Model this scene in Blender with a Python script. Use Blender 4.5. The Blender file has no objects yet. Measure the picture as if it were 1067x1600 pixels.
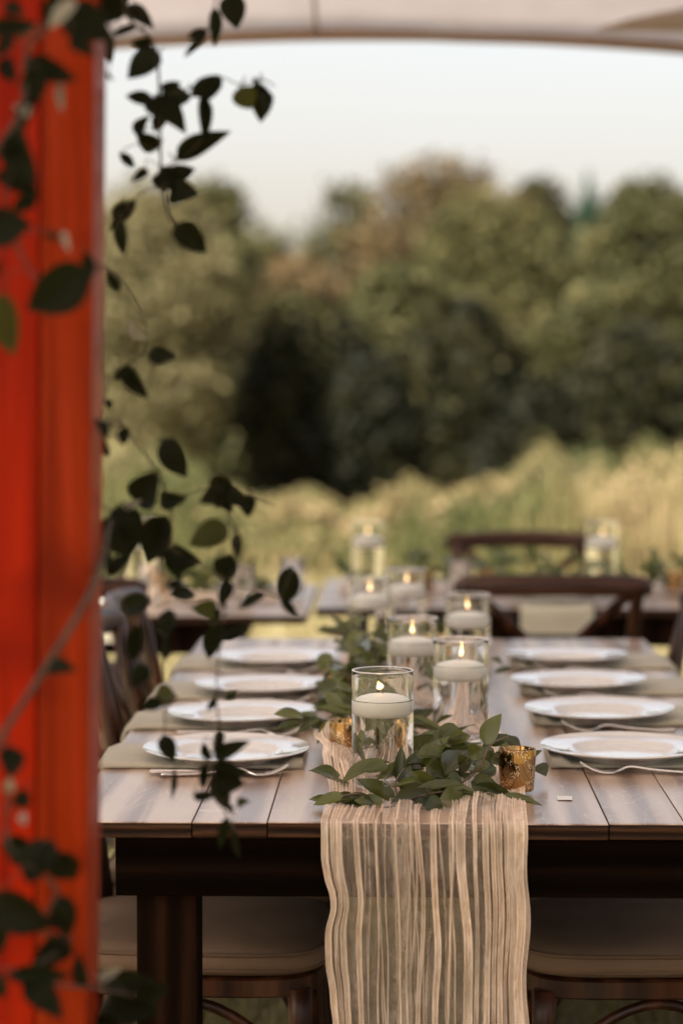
import bpy, bmesh, math, random
import numpy as np
from mathutils import Vector, Matrix, Euler, noise as mnoise

random.seed(7)
RNG = np.random.default_rng(11)
SC = bpy.context.scene
COL = SC.collection
R = math.radians

# ------------------------------------------------------------------ camera, sky, sun, exposure
CAM_H = 1.38
cam_d = bpy.data.cameras.new('camera')
cam = bpy.data.objects.new('camera', cam_d); COL.objects.link(cam)
cam.location = (0, 0, CAM_H)
cam.rotation_euler = (R(90 - 3.07), 0, R(1.39))
cam_d.sensor_fit = 'VERTICAL'; cam_d.sensor_height = 36; cam_d.sensor_width = 24
cam_d.lens = 85
cam_d.clip_start = 0.1; cam_d.clip_end = 3000
cam_d.dof.use_dof = True
cam_d.dof.focus_distance = 3.58
cam_d.dof.aperture_fstop = 2.5
SC.camera = cam

w = bpy.data.worlds.new('World'); SC.world = w; w.use_nodes = True
wn = w.node_tree; wn.nodes.clear()
SUN_EL, SUN_AZ = 42, -138          # azimuth measured from +Y (view direction) towards +X
o_ = wn.nodes.new('ShaderNodeOutputWorld'); bg = wn.nodes.new('ShaderNodeBackground')
sky = wn.nodes.new('ShaderNodeTexSky'); sky.sky_type = 'NISHITA'; sky.sun_disc = False
sky.sun_elevation = R(SUN_EL); sky.sun_rotation = R(SUN_AZ)
sky.air_density = 1.0; sky.dust_density = 7.0; sky.ozone_density = 1.0; sky.altitude = 100
mixw = wn.nodes.new('ShaderNodeMix'); mixw.data_type = 'RGBA'; mixw.inputs[0].default_value = 0.5
mixw.inputs[7].default_value = (2.95, 2.6, 2.22, 1)      # an even veil of thin cloud
wn.links.new(sky.outputs[0], mixw.inputs[6]); wn.links.new(mixw.outputs[2], bg.inputs[0])
bg.inputs[1].default_value = 0.10
wn.links.new(bg.outputs[0], o_.inputs[0])

sun_d = bpy.data.lights.new('sun', 'SUN'); sun_d.energy = 5.0; sun_d.angle = R(6); sun_d.color = (1, .92, .80)
sun = bpy.data.objects.new('sun', sun_d); COL.objects.link(sun)
sd = Vector((math.sin(R(SUN_AZ)) * math.cos(R(SUN_EL)), math.cos(R(SUN_AZ)) * math.cos(R(SUN_EL)), math.sin(R(SUN_EL))))
sun.rotation_euler = sd.to_track_quat('Z', 'Y').to_euler(); sun.location = (10, 40, 40)

vs = SC.view_settings
vs.view_transform = 'Standard'; vs.look = 'None'; vs.gamma = 1; vs.exposure = 1.98; vs.use_curve_mapping = False
SC.render.engine = 'CYCLES'
cy = SC.cycles
cy.use_denoising = True
cy.max_bounces = 14; cy.transmission_bounces = 12; cy.transparent_max_bounces = 24; cy.glossy_bounces = 5; cy.diffuse_bounces = 4
cy.sample_clamp_indirect = 6.0; cy.blur_glossy = 0.3

# ------------------------------------------------------------------ helpers
F = 85 / 36 * 1600
CR = Euler(cam.rotation_euler).to_matrix()
def P(px, py, d):
    """point of the place seen at photo pixel (px, py), at distance y = d"""
    v = CR @ Vector(((px - 533.5) / F, -(py - 800) / F, -1))
    return Vector((0, 0, CAM_H)) + v * (d / v.y)

def tag(o, label=None, cat=None, group=None, kind=None):
    if label: o['label'] = label
    if cat: o['category'] = cat
    if group: o['group'] = group
    if kind: o['kind'] = kind
    return o

def empty(name, loc=(0, 0, 0), rz=0, label=None, cat=None, group=None):
    o = bpy.data.objects.new(name, None); COL.objects.link(o)
    o.empty_display_size = .05
    o.location = loc; o.rotation_euler = (0, 0, rz)
    return tag(o, label, cat, group)

def mesh(name, vf, mat, smooth=False):
    me = bpy.data.meshes.new(name)
    v, f = vf[0], vf[1]
    me.from_pydata([tuple(p) for p in v], [], [tuple(q) for q in f])
    if smooth: me.polygons.foreach_set('use_smooth', [True] * len(me.polygons))
    if mat is not None:
        for m in (mat if isinstance(mat, (list, tuple)) else [mat]): me.materials.append(m)
    me.update()
    return me

def obj(name, me, parent=None, loc=(0, 0, 0), rot=(0, 0, 0)):
    o = bpy.data.objects.new(name, me); COL.objects.link(o)
    o.location = loc; o.rotation_euler = rot
    if parent is not None: o.parent = parent
    return o

def mk(name, vf, mat, parent=None, smooth=False, loc=(0, 0, 0), rot=(0, 0, 0)):
    return obj(name, mesh(name, vf, mat, smooth), parent, loc, rot)

def copy_tree(o, parent=None):
    c = o.copy(); COL.objects.link(c); c.parent = parent
    for ch in o.children: copy_tree(ch, c)
    return c

def join(*vfs):
    V, Fc = [], []
    for v, f in vfs:
        n = len(V); V += [tuple(p) for p in v]; Fc += [tuple(i + n for i in q) for q in f]
    return V, Fc

def box(x0, x1, y0, y1, z0, z1, bev=0.0, seg=2):
    bm = bmesh.new()
    vs_ = [bm.verts.new((x, y, z)) for z in (z0, z1) for y in (y0, y1) for x in (x0, x1)]
    for q in ((0, 2, 3, 1), (4, 5, 7, 6), (0, 1, 5, 4), (2, 6, 7, 3), (0, 4, 6, 2), (1, 3, 7, 5)):
        bm.faces.new([vs_[i] for i in q])
    if bev: bmesh.ops.bevel(bm, geom=list(bm.edges), offset=bev, segments=seg, profile=.5, affect='EDGES')
    bm.verts.index_update()
    r = ([v.co.copy() for v in bm.verts], [[v.index for v in f.verts] for f in bm.faces])
    bm.free(); return r

def smooth_path(pts, n=4):
    """Catmull-Rom through points"""
    pts = [Vector(p) for p in pts]; out = []
    for i in range(len(pts) - 1):
        p0 = pts[max(i - 1, 0)]; p1 = pts[i]; p2 = pts[i + 1]; p3 = pts[min(i + 2, len(pts) - 1)]
        for k in range(n):
            t = k / n
            out.append(.5 * ((2 * p1) + (p2 - p0) * t + (2 * p0 - 5 * p1 + 4 * p2 - p3) * t * t + (3 * p1 - p0 - 3 * p2 + p3) * t ** 3))
    out.append(pts[-1]); return out

def sweep(pts, prof, up=Vector((0, 0, 1)), scale=None, closed=False):
    """sweep a list of 2-D profile points along a path"""
    pts = [Vector(p) for p in pts]; n = len(pts); m = len(prof); V, Fc = [], []
    for i, p in enumerate(pts):
        if closed: t = pts[(i + 1) % n] - pts[i - 1]
        else: t = pts[min(i + 1, n - 1)] - pts[max(i - 1, 0)]
        t.normalize()
        a = t.cross(up)
        if a.length < 1e-4: a = t.cross(Vector((0, 1, .01)))
        a.normalize(); b = a.cross(t).normalized()
        s = scale[i] if scale else 1
        for (u, v) in prof: V.append(p + a * u * s + b * v * s)
    for i in range(n if closed else n - 1):
        j = (i + 1) % n
        for k in range(m):
            l = (k + 1) % m
            Fc.append((i * m + k, i * m + l, j * m + l, j * m + k))
    if not closed:
        Fc.append(tuple(range(m))[::-1]); Fc.append(tuple((n - 1) * m + k for k in range(m)))
    return V, Fc

def circ(r, n=8): return [(r * math.cos(2 * math.pi * k / n), r * math.sin(2 * math.pi * k / n)) for k in range(n)]
def rrect(a, b, c):       # half sizes a, b with cut corners c
    return [(a - c, -b), (a, -b + c), (a, b - c), (a - c, b), (-a + c, b), (-a, b - c), (-a, -b + c), (-a + c, -b)]
def tube(pts, r, n=8, up=Vector((0, 0, 1))):
    if isinstance(r, (list, tuple)): return sweep(pts, circ(1, n), up, scale=list(r))
    return sweep(pts, circ(r, n), up)

def lathe(prof, n=48, close=False):
    V, Fc = [], []
    m = len(prof)
    for (r, z) in prof:
        for k in range(n):
            a = 2 * math.pi * k / n
            V.append((max(r, 1e-5) * math.cos(a), max(r, 1e-5) * math.sin(a), z))
    for i in range(m if close else m - 1):
        j = (i + 1) % m
        for k in range(n):
            l = (k + 1) % n
            Fc.append((i * n + k, i * n + l, j * n + l, j * n + k))
    return V, Fc

def fbm(x, y, z=0.0, o=3):
    v = 0; a = 1; f = 1
    for _ in range(o):
        v += a * mnoise.noise(Vector((x * f, y * f, z * f))); a *= .5; f *= 2
    return v

# ------------------------------------------------------------------ materials
class NT:
    def __init__(s, name):
        s.m = bpy.data.materials.new(name); s.m.use_nodes = True
        s.t = s.m.node_tree; s.t.nodes.clear()
        s.out = s.n('ShaderNodeOutputMaterial')
    def n(s, k, **kw):
        x = s.t.nodes.new(k)
        for a, b in kw.items():
            if a.startswith('i_'):
                key = a[2:].replace('_', ' ')
                x.inputs[int(key) if key.isdigit() else key].default_value = b
            else: setattr(x, a, b)
        return x
    def l(s, a, b): s.t.links.new(a, b)
    def done(s, sh): s.l(sh, s.out.inputs[0]); return s.m
    def bsdf(s, color=None, rough=.5, **kw):
        b = s.n('ShaderNodeBsdfPrincipled')
        if color is not None: b.inputs['Base Color'].default_value = (*color, 1)
        b.inputs['Roughness'].default_value = rough
        for k, v in kw.items(): b.inputs[k.replace('_', ' ')].default_value = v
        return b
    def coord(s, scale=(1, 1, 1), kind='Object', rot=(0, 0, 0), jitter=True):
        c = s.n('ShaderNodeTexCoord'); mp = s.n('ShaderNodeMapping'); mp.inputs['Scale'].default_value = scale
        mp.inputs['Rotation'].default_value = rot
        s.l(c.outputs[kind], mp.inputs[0])
        if jitter:
            oi = s.n('ShaderNodeObjectInfo'); mu = s.n('ShaderNodeVectorMath', operation='SCALE'); mu.inputs[0].default_value = (7.3, 3.1, 11.7)
            s.l(oi.outputs['Random'], mu.inputs['Scale']); s.l(mu.outputs[0], mp.inputs['Location'])
        return mp.outputs[0]
    def noise(s, vec, scale, detail=4, rough=.55, dist=0.0):
        x = s.n('ShaderNodeTexNoise'); x.inputs['Scale'].default_value = scale; x.inputs['Detail'].default_value = detail
        x.inputs['Roughness'].default_value = rough; x.inputs['Distortion'].default_value = dist
        s.l(vec, x.inputs['Vector']); return x.outputs['Fac']
    def ramp(s, fac, stops):
        r = s.n('ShaderNodeValToRGB'); e = r.color_ramp.elements
        while len(e) > 1: e.remove(e[0])
        e[0].position = stops[0][0]; e[0].color = (*stops[0][1], 1)
        for p, c in stops[1:]:
            q = e.new(p); q.color = (*c, 1)
        s.l(fac, r.inputs[0]); return r.outputs[0]
    def bump(s, h, strength=.3, dist=.01):
        b = s.n('ShaderNodeBump'); b.inputs['Strength'].default_value = strength; b.inputs['Distance'].default_value = dist
        s.l(h, b.inputs['Height']); return b.outputs[0]
    def mixc(s, fac, a, b, mode='MIX'):
        x = s.n('ShaderNodeMix', data_type='RGBA', blend_type=mode)
        if isinstance(fac, (int, float)): x.inputs[0].default_value = fac
        else: s.l(fac, x.inputs[0])
        for i, c in ((6, a), (7, b)):
            if isinstance(c, tuple): x.inputs[i].default_value = (*c, 1)
            else: s.l(c, x.inputs[i])
        return x.outputs[2]
    def math(s, op, a, b=0.0):
        x = s.n('ShaderNodeMath', operation=op)
        for i, c in ((0, a), (1, b)):
            if isinstance(c, (int, float)): x.inputs[i].default_value = c
            else: s.l(c, x.inputs[i])
        return x.outputs[0]

def wood(name, stops, rough=(.3, .5), axis='Y', scale=1.0, bump=.25, coat=0.0, spec=.5, scr=False):
    t = NT(name)
    sc = {'X': (.05, 1, 1), 'Y': (1, .05, 1), 'Z': (1, 1, .05)}[axis]
    v = t.coord(tuple(a * scale for a in sc))
    g = t.noise(v, 34, 6, .6, 1.2)
    wv = t.n('ShaderNodeTexWave', wave_type='RINGS', rings_direction=axis)
    wv.inputs['Scale'].default_value = 7; wv.inputs['Distortion'].default_value = 5; wv.inputs['Detail'].default_value = 3
    wv.inputs['Detail Scale'].default_value = 1.3
    t.l(v, wv.inputs['Vector'])
    f = t.math('ADD', t.math('MULTIPLY', g, .62), t.math('MULTIPLY', wv.outputs['Fac'], .38))
    c = t.ramp(f, stops)
    v2 = t.coord((1, 1, 1)); big = t.noise(v2, 3.0, 3)
    c = t.mixc(.3, c, t.ramp(big, [(.3, (.55, .55, .55)), (.7, (1.15, 1.12, 1.1))]), 'MULTIPLY')
    if scr:
        v4 = t.coord((1, .35, 1)); sn = t.noise(v4, 7, 3, .5, 2.0); ln_ = t.math('LESS_THAN', t.math('ABSOLUTE', t.math('SUBTRACT', sn, .5)), .0035)
        c = t.mixc(t.math('MULTIPLY', ln_, .45), c, (.62, .55, .48))
    oi = t.n('ShaderNodeObjectInfo')
    c = t.mixc(.35, c, t.ramp(oi.outputs['Random'], [(0, (.72, .72, .74)), (1, (1.2, 1.15, 1.12))]), 'MULTIPLY')
    b = t.bsdf(rough=.4, Coat_Weight=coat, Coat_Roughness=.2)
    b.inputs['Specular IOR Level'].default_value = spec
    t.l(c, b.inputs['Base Color'])
    rr = t.n('ShaderNodeMapRange'); rr.inputs[3].default_value = rough[0]; rr.inputs[4].default_value = rough[1]
    t.l(g, rr.inputs[0]); t.l(rr.outputs[0], b.inputs['Roughness'])
    t.l(t.bump(f, bump, .004), b.inputs['Normal'])
    return t.done(b.outputs[0])

M = {}
M['tabletop'] = wood('table top wood', [(.3, (.19, .10, .055)), (.5, (.40, .255, .17)), (.68, (.55, .40, .29))], (.24, .44), 'Y', 1.0, .16, .5, .9, True)
M['plankedge'] = wood('shade darkened plank edge', [(.25, (.008, .0035, .0016)), (.55, (.03, .013, .006)), (.8, (.085, .038, .017))], (.5, .75), 'X', 3.0, .9, 0, .12)  # plank sides darker than the sheeny top: shade put into the colour
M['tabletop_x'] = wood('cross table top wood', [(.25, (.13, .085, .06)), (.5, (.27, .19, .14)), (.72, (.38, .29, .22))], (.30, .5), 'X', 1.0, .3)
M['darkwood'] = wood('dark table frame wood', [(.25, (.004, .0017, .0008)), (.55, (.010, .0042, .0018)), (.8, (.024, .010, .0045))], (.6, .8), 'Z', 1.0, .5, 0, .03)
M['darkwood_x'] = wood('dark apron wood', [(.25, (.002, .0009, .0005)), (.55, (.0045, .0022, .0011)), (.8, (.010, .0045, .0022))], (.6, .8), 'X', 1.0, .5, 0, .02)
M['chairwood_x'] = wood('brown chair rail wood', [(.25, (.014, .0042, .0018)), (.55, (.042, .013, .0048)), (.8, (.09, .030, .011))], (.3, .45), 'X', 1.2, .12, .0, .3)
M['chairwood'] = wood('brown chair wood', [(.25, (.014, .0042, .0018)), (.55, (.042, .013, .0048)), (.8, (.09, .030, .011))], (.3, .45), 'Z', 1.2, .12, .0, .3)

def post_mat(name, base, dark, knots):
    t = NT(name)
    v = t.coord((1, 1, .03)); g = t.noise(v, 42, 6, .66, .8)
    c = t.ramp(g, [(.3, dark), (.55, base), (.78, tuple(min(1, x * 1.25 + .01) for x in base))])
    v2 = t.coord((1, 1, .12)); bl = t.noise(v2, 14, 3)
    c = t.mixc(.6, c, t.ramp(bl, [(.3, (.62, .55, .5)), (.62, (1.12, 1.12, 1.12))]), 'MULTIPLY')
    v3 = t.coord((1, 1, 1.2)); kn = t.noise(v3, knots, 1, .4)
    c = t.mixc(t.ramp(kn, [(.56, (0, 0, 0)), (.68, (.85, .85, .85))]), c, dark)
    b = t.bsdf(rough=.36); b.inputs['Specular IOR Level'].default_value = .06; t.l(c, b.inputs['Base Color']); t.l(t.bump(g, .25, .004), b.inputs['Normal'])
    return t.done(b.outputs[0])
M['post_red'] = post_mat('red stained post wood', (.29, .0125, .0008), (.15, .005, .0005), 7)
M['post_orange'] = post_mat('orange stained board wood', (.24, .021, .002), (.12, .008, .001), 8)

def cloth(name, a, b_, scale=900, rough=.9, trans=0.0, bump=.2, sheen=.2):
    t = NT(name)
    v = t.coord((1, 1, 1)); n1 = t.noise(v, scale, 2, .6); n2 = t.noise(v, 9, 4)
    c = t.ramp(t.math('ADD', t.math('MULTIPLY', n1, .5), t.math('MULTIPLY', n2, .5)), [(.35, a), (.65, b_)])
    b = t.bsdf(rough=rough, Sheen_Weight=sheen); t.l(c, b.inputs['Base Color'])
    b.inputs['Specular IOR Level'].default_value = .2
    t.l(t.bump(n1, bump, .002), b.inputs['Normal'])
    if trans:
        tr = t.n('ShaderNodeBsdfTranslucent'); t.l(c, tr.inputs[0])
        mx = t.n('ShaderNodeMixShader'); mx.inputs[0].default_value = trans
        t.l(b.outputs[0], mx.inputs[1]); t.l(tr.outputs[0], mx.inputs[2]); return t.done(mx.outputs[0])
    return t.done(b.outputs[0])
M['cushion'] = cloth('beige linen cushion', (.135, .084, .051), (.185, .118, .075), 700, sheen=0)
M['piping'] = cloth('cushion piping', (.10, .06, .036), (.14, .088, .055), 700, sheen=0)
M['napkin'] = cloth('sage linen napkin', (.46, .42, .32), (.57, .525, .42), 800, trans=.1)
M['tent'] = cloth('off white tent fabric', (.45, .42, .41), (.49, .46, .45), 300, .6, .85, .02, 0)
M['tentband'] = cloth('tan tent hem band', (.50, .37, .28), (.55, .41, .315), 300, .6, .6, .05, 0)
M['tentflap'] = cloth('rolled tent flap fabric', (.45, .37, .32), (.52, .43, .37), 60, .6, .5, .05, 0)

def gauze():
    t = NT('cream cheesecloth gauze')
    v = t.coord((1, 1, 1), jitter=False)
    n1 = t.noise(t.coord((1, 1, .35), jitter=False), 60, 5, .7, .6); wv = t.noise(t.coord((1, .12, .12), jitter=False), 650, 3, .6)
    at = t.n('ShaderNodeAttribute', attribute_name='strand')       # bunched threads are denser
    c = t.ramp(n1, [(.3, (.93, .71, .54)), (.7, (.97, .81, .67))])
    d = t.n('ShaderNodeBsdfDiffuse'); tr = t.n('ShaderNodeBsdfTranslucent'); t.l(c, d.inputs[0]); t.l(c, tr.inputs[0])
    cr_ = t.noise(t.coord((.5, 1, 1.6), jitter=False), 95, 4, .6, 1.2); t.l(t.bump(cr_, .4, .012), d.inputs['Normal'])
    mx = t.n('ShaderNodeMixShader'); mx.inputs[0].default_value = .10; t.l(d.outputs[0], mx.inputs[1]); t.l(tr.outputs[0], mx.inputs[2])
    tp = t.n('ShaderNodeBsdfTransparent')
    op = t.math('ADD', t.math('MULTIPLY', t.math('POWER', n1, 1.8), .42), t.math('MULTIPLY', t.math('SUBTRACT', wv, .3), .25))
    op = t.math('ADD', op, t.math('MULTIPLY', at.outputs['Fac'], .85))
    op = t.math('MAXIMUM', t.math('MINIMUM', op, .97), .08)
    m2 = t.n('ShaderNodeMixShader'); t.l(op, m2.inputs[0]); t.l(tp.outputs[0], m2.inputs[1]); t.l(mx.outputs[0], m2.inputs[2])
    return t.done(m2.outputs[0])
M['gauze'] = gauze()

def leafmat(name, a, b_, trans=.18, rough=.36, spec=.5, back=.6):
    t = NT(name)
    oi = t.n('ShaderNodeObjectInfo'); v = t.coord((1, 1, 1)); n1 = t.noise(v, 1.6, 3)
    c = t.ramp(t.math('ADD', t.math('MULTIPLY', oi.outputs['Random'], .65), t.math('MULTIPLY', n1, .35)), [(.15, a), (.85, b_)])
    ve = t.n('ShaderNodeTexWave', wave_type='BANDS', bands_direction='X'); ve.inputs['Scale'].default_value = 5.5
    ve.inputs['Distortion'].default_value = .5
    t.l(t.coord((1, 1, 1), jitter=False), ve.inputs['Vector'])
    geo = t.n('ShaderNodeNewGeometry')
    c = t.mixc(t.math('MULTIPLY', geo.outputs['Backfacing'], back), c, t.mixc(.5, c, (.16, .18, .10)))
    b = t.bsdf(rough=rough); t.l(c, b.inputs['Base Color']); b.inputs['Specular IOR Level'].default_value = spec
    t.l(t.bump(ve.outputs['Fac'], .12, .02), b.inputs['Normal'])
    tr = t.n('ShaderNodeBsdfTranslucent'); t.l(t.mixc(.5, c, (.20, .22, .03)), tr.inputs[0])
    mx = t.n('ShaderNodeMixShader'); mx.inputs[0].default_value = trans; t.l(b.outputs[0], mx.inputs[1]); t.l(tr.outputs[0], mx.inputs[2])
    return t.done(mx.outputs[0])
M['leaf'] = leafmat('olive green leaf', (.018, .025, .004), (.115, .125, .028), .14, .22, .5, .3)
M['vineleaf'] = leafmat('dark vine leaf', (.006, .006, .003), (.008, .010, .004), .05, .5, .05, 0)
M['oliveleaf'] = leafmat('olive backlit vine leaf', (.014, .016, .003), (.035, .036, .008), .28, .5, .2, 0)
M['paleleaf'] = leafmat('pale underside leaf', (.20, .19, .15), (.33, .30, .24), .2, .6)
M['garlandleaf'] = leafmat('fresh garland leaf', (.05, .07, .018), (.13, .16, .045), .25)
t = NT('brown twig'); v = t.coord((1, 1, 1)); b = t.bsdf(rough=.7)
t.l(t.ramp(t.noise(v, 60, 3), [(.3, (.055, .035, .02)), (.7, (.13, .09, .055))]), b.inputs['Base Color']); M['twig'] = t.done(b.outputs[0])

t = NT('dark vine twig'); v = t.coord((1, 1, 1)); b = t.bsdf(rough=.8)
t.l(t.ramp(t.noise(v, 60, 3), [(.3, (.022, .014, .008)), (.7, (.06, .04, .022))]), b.inputs['Base Color']); M['vinetwig'] = t.done(b.outputs[0])

t = NT('white glazed ceramic'); v = t.coord((1, 1, 1)); b = t.bsdf((.78, .755, .72), .10, Coat_Weight=1.0, Coat_Roughness=.04)
t.l(t.ramp(t.noise(v, 22, 3), [(.3, (.70, .67, .64)), (.7, (.75, .73, .71))]), b.inputs['Base Color'])
t.l(t.bump(t.noise(v, 9, 2), .05, .01), b.inputs['Normal']); M['ceramic'] = t.done(b.outputs[0])

def glassy(name, ior, col=(1, 1, 1), rough=0.0):
    t = NT(name); g = t.n('ShaderNodeBsdfGlass'); g.inputs['Color'].default_value = (*col, 1)
    g.inputs['Roughness'].default_value = rough; g.inputs['IOR'].default_value = ior
    v = t.coord((1, 1, .4)); t.l(t.bump(t.noise(v, 30, 2), .02, .01), g.inputs['Normal'])
    return t.done(g.outputs[0])
M['glass'] = glassy('clear glass', 1.5, (.985, .99, .985))
t = NT('highlight whitened glass rim'); g_ = t.n('ShaderNodeBsdfGlass'); g_.inputs['Roughness'].default_value = .2  # diffuse white mixed in paints the bright highlight along the rim
d_ = t.n('ShaderNodeBsdfDiffuse'); d_.inputs[0].default_value = (.95, .95, .95, 1); m_ = t.n('ShaderNodeMixShader'); m_.inputs[0].default_value = .6
t.l(t.bump(t.noise(t.coord(), 80, 2), .05, .004), d_.inputs['Normal']); t.l(g_.outputs[0], m_.inputs[1]); t.l(d_.outputs[0], m_.inputs[2]); M['rim'] = t.done(m_.outputs[0])
M['water_side'] = glassy('water against glass', 1.33 / 1.5)
M['water_top'] = glassy('water surface', 1.33)
t = NT('white candle wax'); b = t.bsdf((.95, .92, .875), .38, Subsurface_Weight=.12, Subsurface_Scale=.01)
b.inputs['Subsurface Radius'].default_value = (1, .7, .45)
v = t.coord((1, 1, 1)); t.l(t.bump(t.noise(v, 40, 3), .06, .004), b.inputs['Normal']); M['wax'] = t.done(b.outputs[0])
t = NT('charred wick'); b = t.bsdf((.02, .015, .01), .9); M['wick'] = t.done(b.outputs[0])
t = NT('candle flame'); e = t.n('ShaderNodeEmission')
tc = t.n('ShaderNodeTexCoord'); sp = t.n('ShaderNodeSeparateXYZ'); t.l(tc.outputs['Object'], sp.inputs[0])
t.l(t.ramp(t.math('MULTIPLY', sp.outputs['Z'], 45), [(0, (1, .38, .10)), (.35, (1, .72, .42)), (.8, (1, .62, .25)), (1, (1, .42, .10))]), e.inputs[0])
e.inputs[1].default_value = 1.0; M['flame'] = t.done(e.outputs[0])

t = NT('speckled gold mercury glass'); v = t.coord((1, 1, 1))
sv = t.n('ShaderNodeTexVoronoi'); sv.inputs['Scale'].default_value = 420; t.l(v, sv.inputs['Vector'])
patch = t.noise(v, 45, 2)
spk = t.math('MULTIPLY', t.math('LESS_THAN', sv.outputs['Distance'], .30), t.math('GREATER_THAN', patch, .52))
b = t.bsdf((.80, .42, .17), .14, Metallic=1.0)
t.l(t.mixc(spk, t.ramp(t.noise(v, 20, 3), [(.3, (.24, .13, .05)), (.7, (.48, .29, .12))]), (.95, .86, .66)), b.inputs['Base Color'])
t.l(t.mixc(spk, (.09, .09, .09), (.6, .6, .6)), b.inputs['Roughness'])
t.l(t.bump(t.noise(v, 40, 2), .04, .004), b.inputs['Normal']); M['gold'] = t.done(b.outputs[0])
t = NT('brushed steel cutlery'); v = t.coord((1, 1, 1)); b = t.bsdf((.62, .58, .55), .24, Metallic=1.0)
t.l(t.bump(t.noise(v, 200, 2), .05, .002), b.inputs['Normal']); M['steel'] = t.done(b.outputs[0])
t = NT('white paper sticker'); v = t.coord((1, 1, 1)); b = t.bsdf((.78, .77, .74), .6)
t.l(t.ramp(t.noise(v, 120, 2), [(.3, (.74, .73, .70)), (.7, (.82, .81, .78))]), b.inputs['Base Color']); M['paper'] = t.done(b.outputs[0])
t = NT('grey tent leg metal'); v = t.coord((1, 1, 1)); b = t.bsdf((.6, .6, .6), .4, Metallic=.9)
t.l(t.ramp(t.noise(v, 30, 2), [(.3, (.5, .5, .5)), (.7, (.66, .66, .66))]), b.inputs['Base Color']); M['metal'] = t.done(b.outputs[0])

t = NT('lawn ground'); v = t.coord((1, 1, 1), jitter=False); b = t.bsdf(rough=.95)
c = t.ramp(t.math('ADD', t.math('MULTIPLY', t.noise(v, .5, 4), .5), t.math('MULTIPLY', t.noise(v, 14, 5), .5)),
           [(.32, (.095, .075, .034)), (.5, (.16, .13, .056)), (.68, (.23, .19, .085))])
t.l(c, b.inputs['Base Color']); t.l(t.bump(t.noise(v, 60, 4), .6, .03), b.inputs['Normal']); M['ground'] = t.done(b.outputs[0])

def tint_leaf(name, stops, trans=.35, rough=.7, attr='tint'):
    t = NT(name); at = t.n('ShaderNodeAttribute', attribute_name=attr)
    c = t.ramp(at.outputs['Fac'], stops)
    b = t.bsdf(rough=rough); t.l(c, b.inputs['Base Color']); b.inputs['Specular IOR Level'].default_value = .2
    tr = t.n('ShaderNodeBsdfTranslucent'); t.l(c, tr.inputs[0])
    mx = t.n('ShaderNodeMixShader'); mx.inputs[0].default_value = trans; t.l(b.outputs[0], mx.inputs[1]); t.l(tr.outputs[0], mx.inputs[2])
    return t.done(mx.outputs[0])
M['blade'] = tint_leaf('grass blade', [(0, (.085, .075, .026)), (.5, (.17, .14, .056)), (1, (.28, .225, .10))])
M['meadow'] = tint_leaf('meadow stalk', [(0, (.040, .052, .016)), (.4, (.095, .092, .032)), (.7, (.165, .132, .058)), (1, (.26, .198, .105))])
M['t_olive'] = tint_leaf('olive foliage', [(0, (.020, .024, .008)), (.5, (.050, .051, .018)), (1, (.105, .094, .037))])
M['t_dark'] = tint_leaf('dark foliage', [(0, (.006, .007, .003)), (.5, (.016, .0175, .006)), (1, (.055, .050, .017))])  # for the low shrubs, shade under the trees is put into the colour
M['t_brown'] = tint_leaf('browning foliage', [(0, (.045, .034, .015)), (.5, (.105, .075, .034)), (1, (.19, .13, .064))])
M['t_blue'] = tint_leaf('blue green conifer foliage', [(0, (.018, .04, .025)), (.5, (.04, .075, .045)), (1, (.08, .12, .075))])
M['t_pale'] = tint_leaf('pale olive foliage', [(0, (.06, .053, .021)), (.5, (.122, .106, .049)), (1, (.20, .178, .092))])  # haze over the left trees is painted in as paler foliage
t = NT('grey brown bark'); v = t.coord((1, 1, .2)); b = t.bsdf(rough=.9); n1 = t.noise(v, 12, 4)
t.l(t.ramp(n1, [(.3, (.04, .03, .022)), (.7, (.11, .085, .065))]), b.inputs['Base Color']); t.l(t.bump(n1, .5, .03), b.inputs['Normal']); M['bark'] = t.done(b.outputs[0])

# ------------------------------------------------------------------ ground
def gz(x, y):
    base = 0.0
    if y > 24: base = -1.9 * min(1, (y - 24) / 34) ** 1.0
    return base + (.05 * fbm(x * .15, y * .15, 3) if y > 9 else 0)
xs = sorted(set(list(np.linspace(-14, 14, 41)) + [-700, -300, -120, -60, -30, 30, 60, 120, 300, 700]))
ys = sorted(set([-400, -120, -40, -15, -5, 0] + list(np.linspace(3, 75, 73)) + [90, 120, 180, 300, 600, 1200]))
gv = [(x, y, gz(x, y)) for y in ys for x in xs]; nx = len(xs)
gf = [(j * nx + i, j * nx + i + 1, (j + 1) * nx + i + 1, (j + 1) * nx + i) for j in range(len(ys) - 1) for i in range(nx - 1)]
tag(mk('ground', (gv, gf), M['ground'], smooth=True), kind='structure')

# fast cloud of small faces -----------------------------------------------------
def quads_mesh(name, V, tints, mat, nper=4):
    n = len(V) // nper
    me = bpy.data.meshes.new(name)
    me.vertices.add(len(V)); me.vertices.foreach_set('co', np.asarray(V, dtype=np.float32).ravel())
    me.loops.add(len(V)); me.loops.foreach_set('vertex_index', np.arange(len(V), dtype=np.int32))
    me.polygons.add(n); me.polygons.foreach_set('loop_start', np.arange(0, len(V), nper, dtype=np.int32))
    me.update(calc_edges=True)
    a = me.attributes.new('tint', 'FLOAT', 'FACE'); a.data.foreach_set('value', np.asarray(tints, dtype=np.float32))
    me.materials.append(mat); me.validate(); return me

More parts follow.
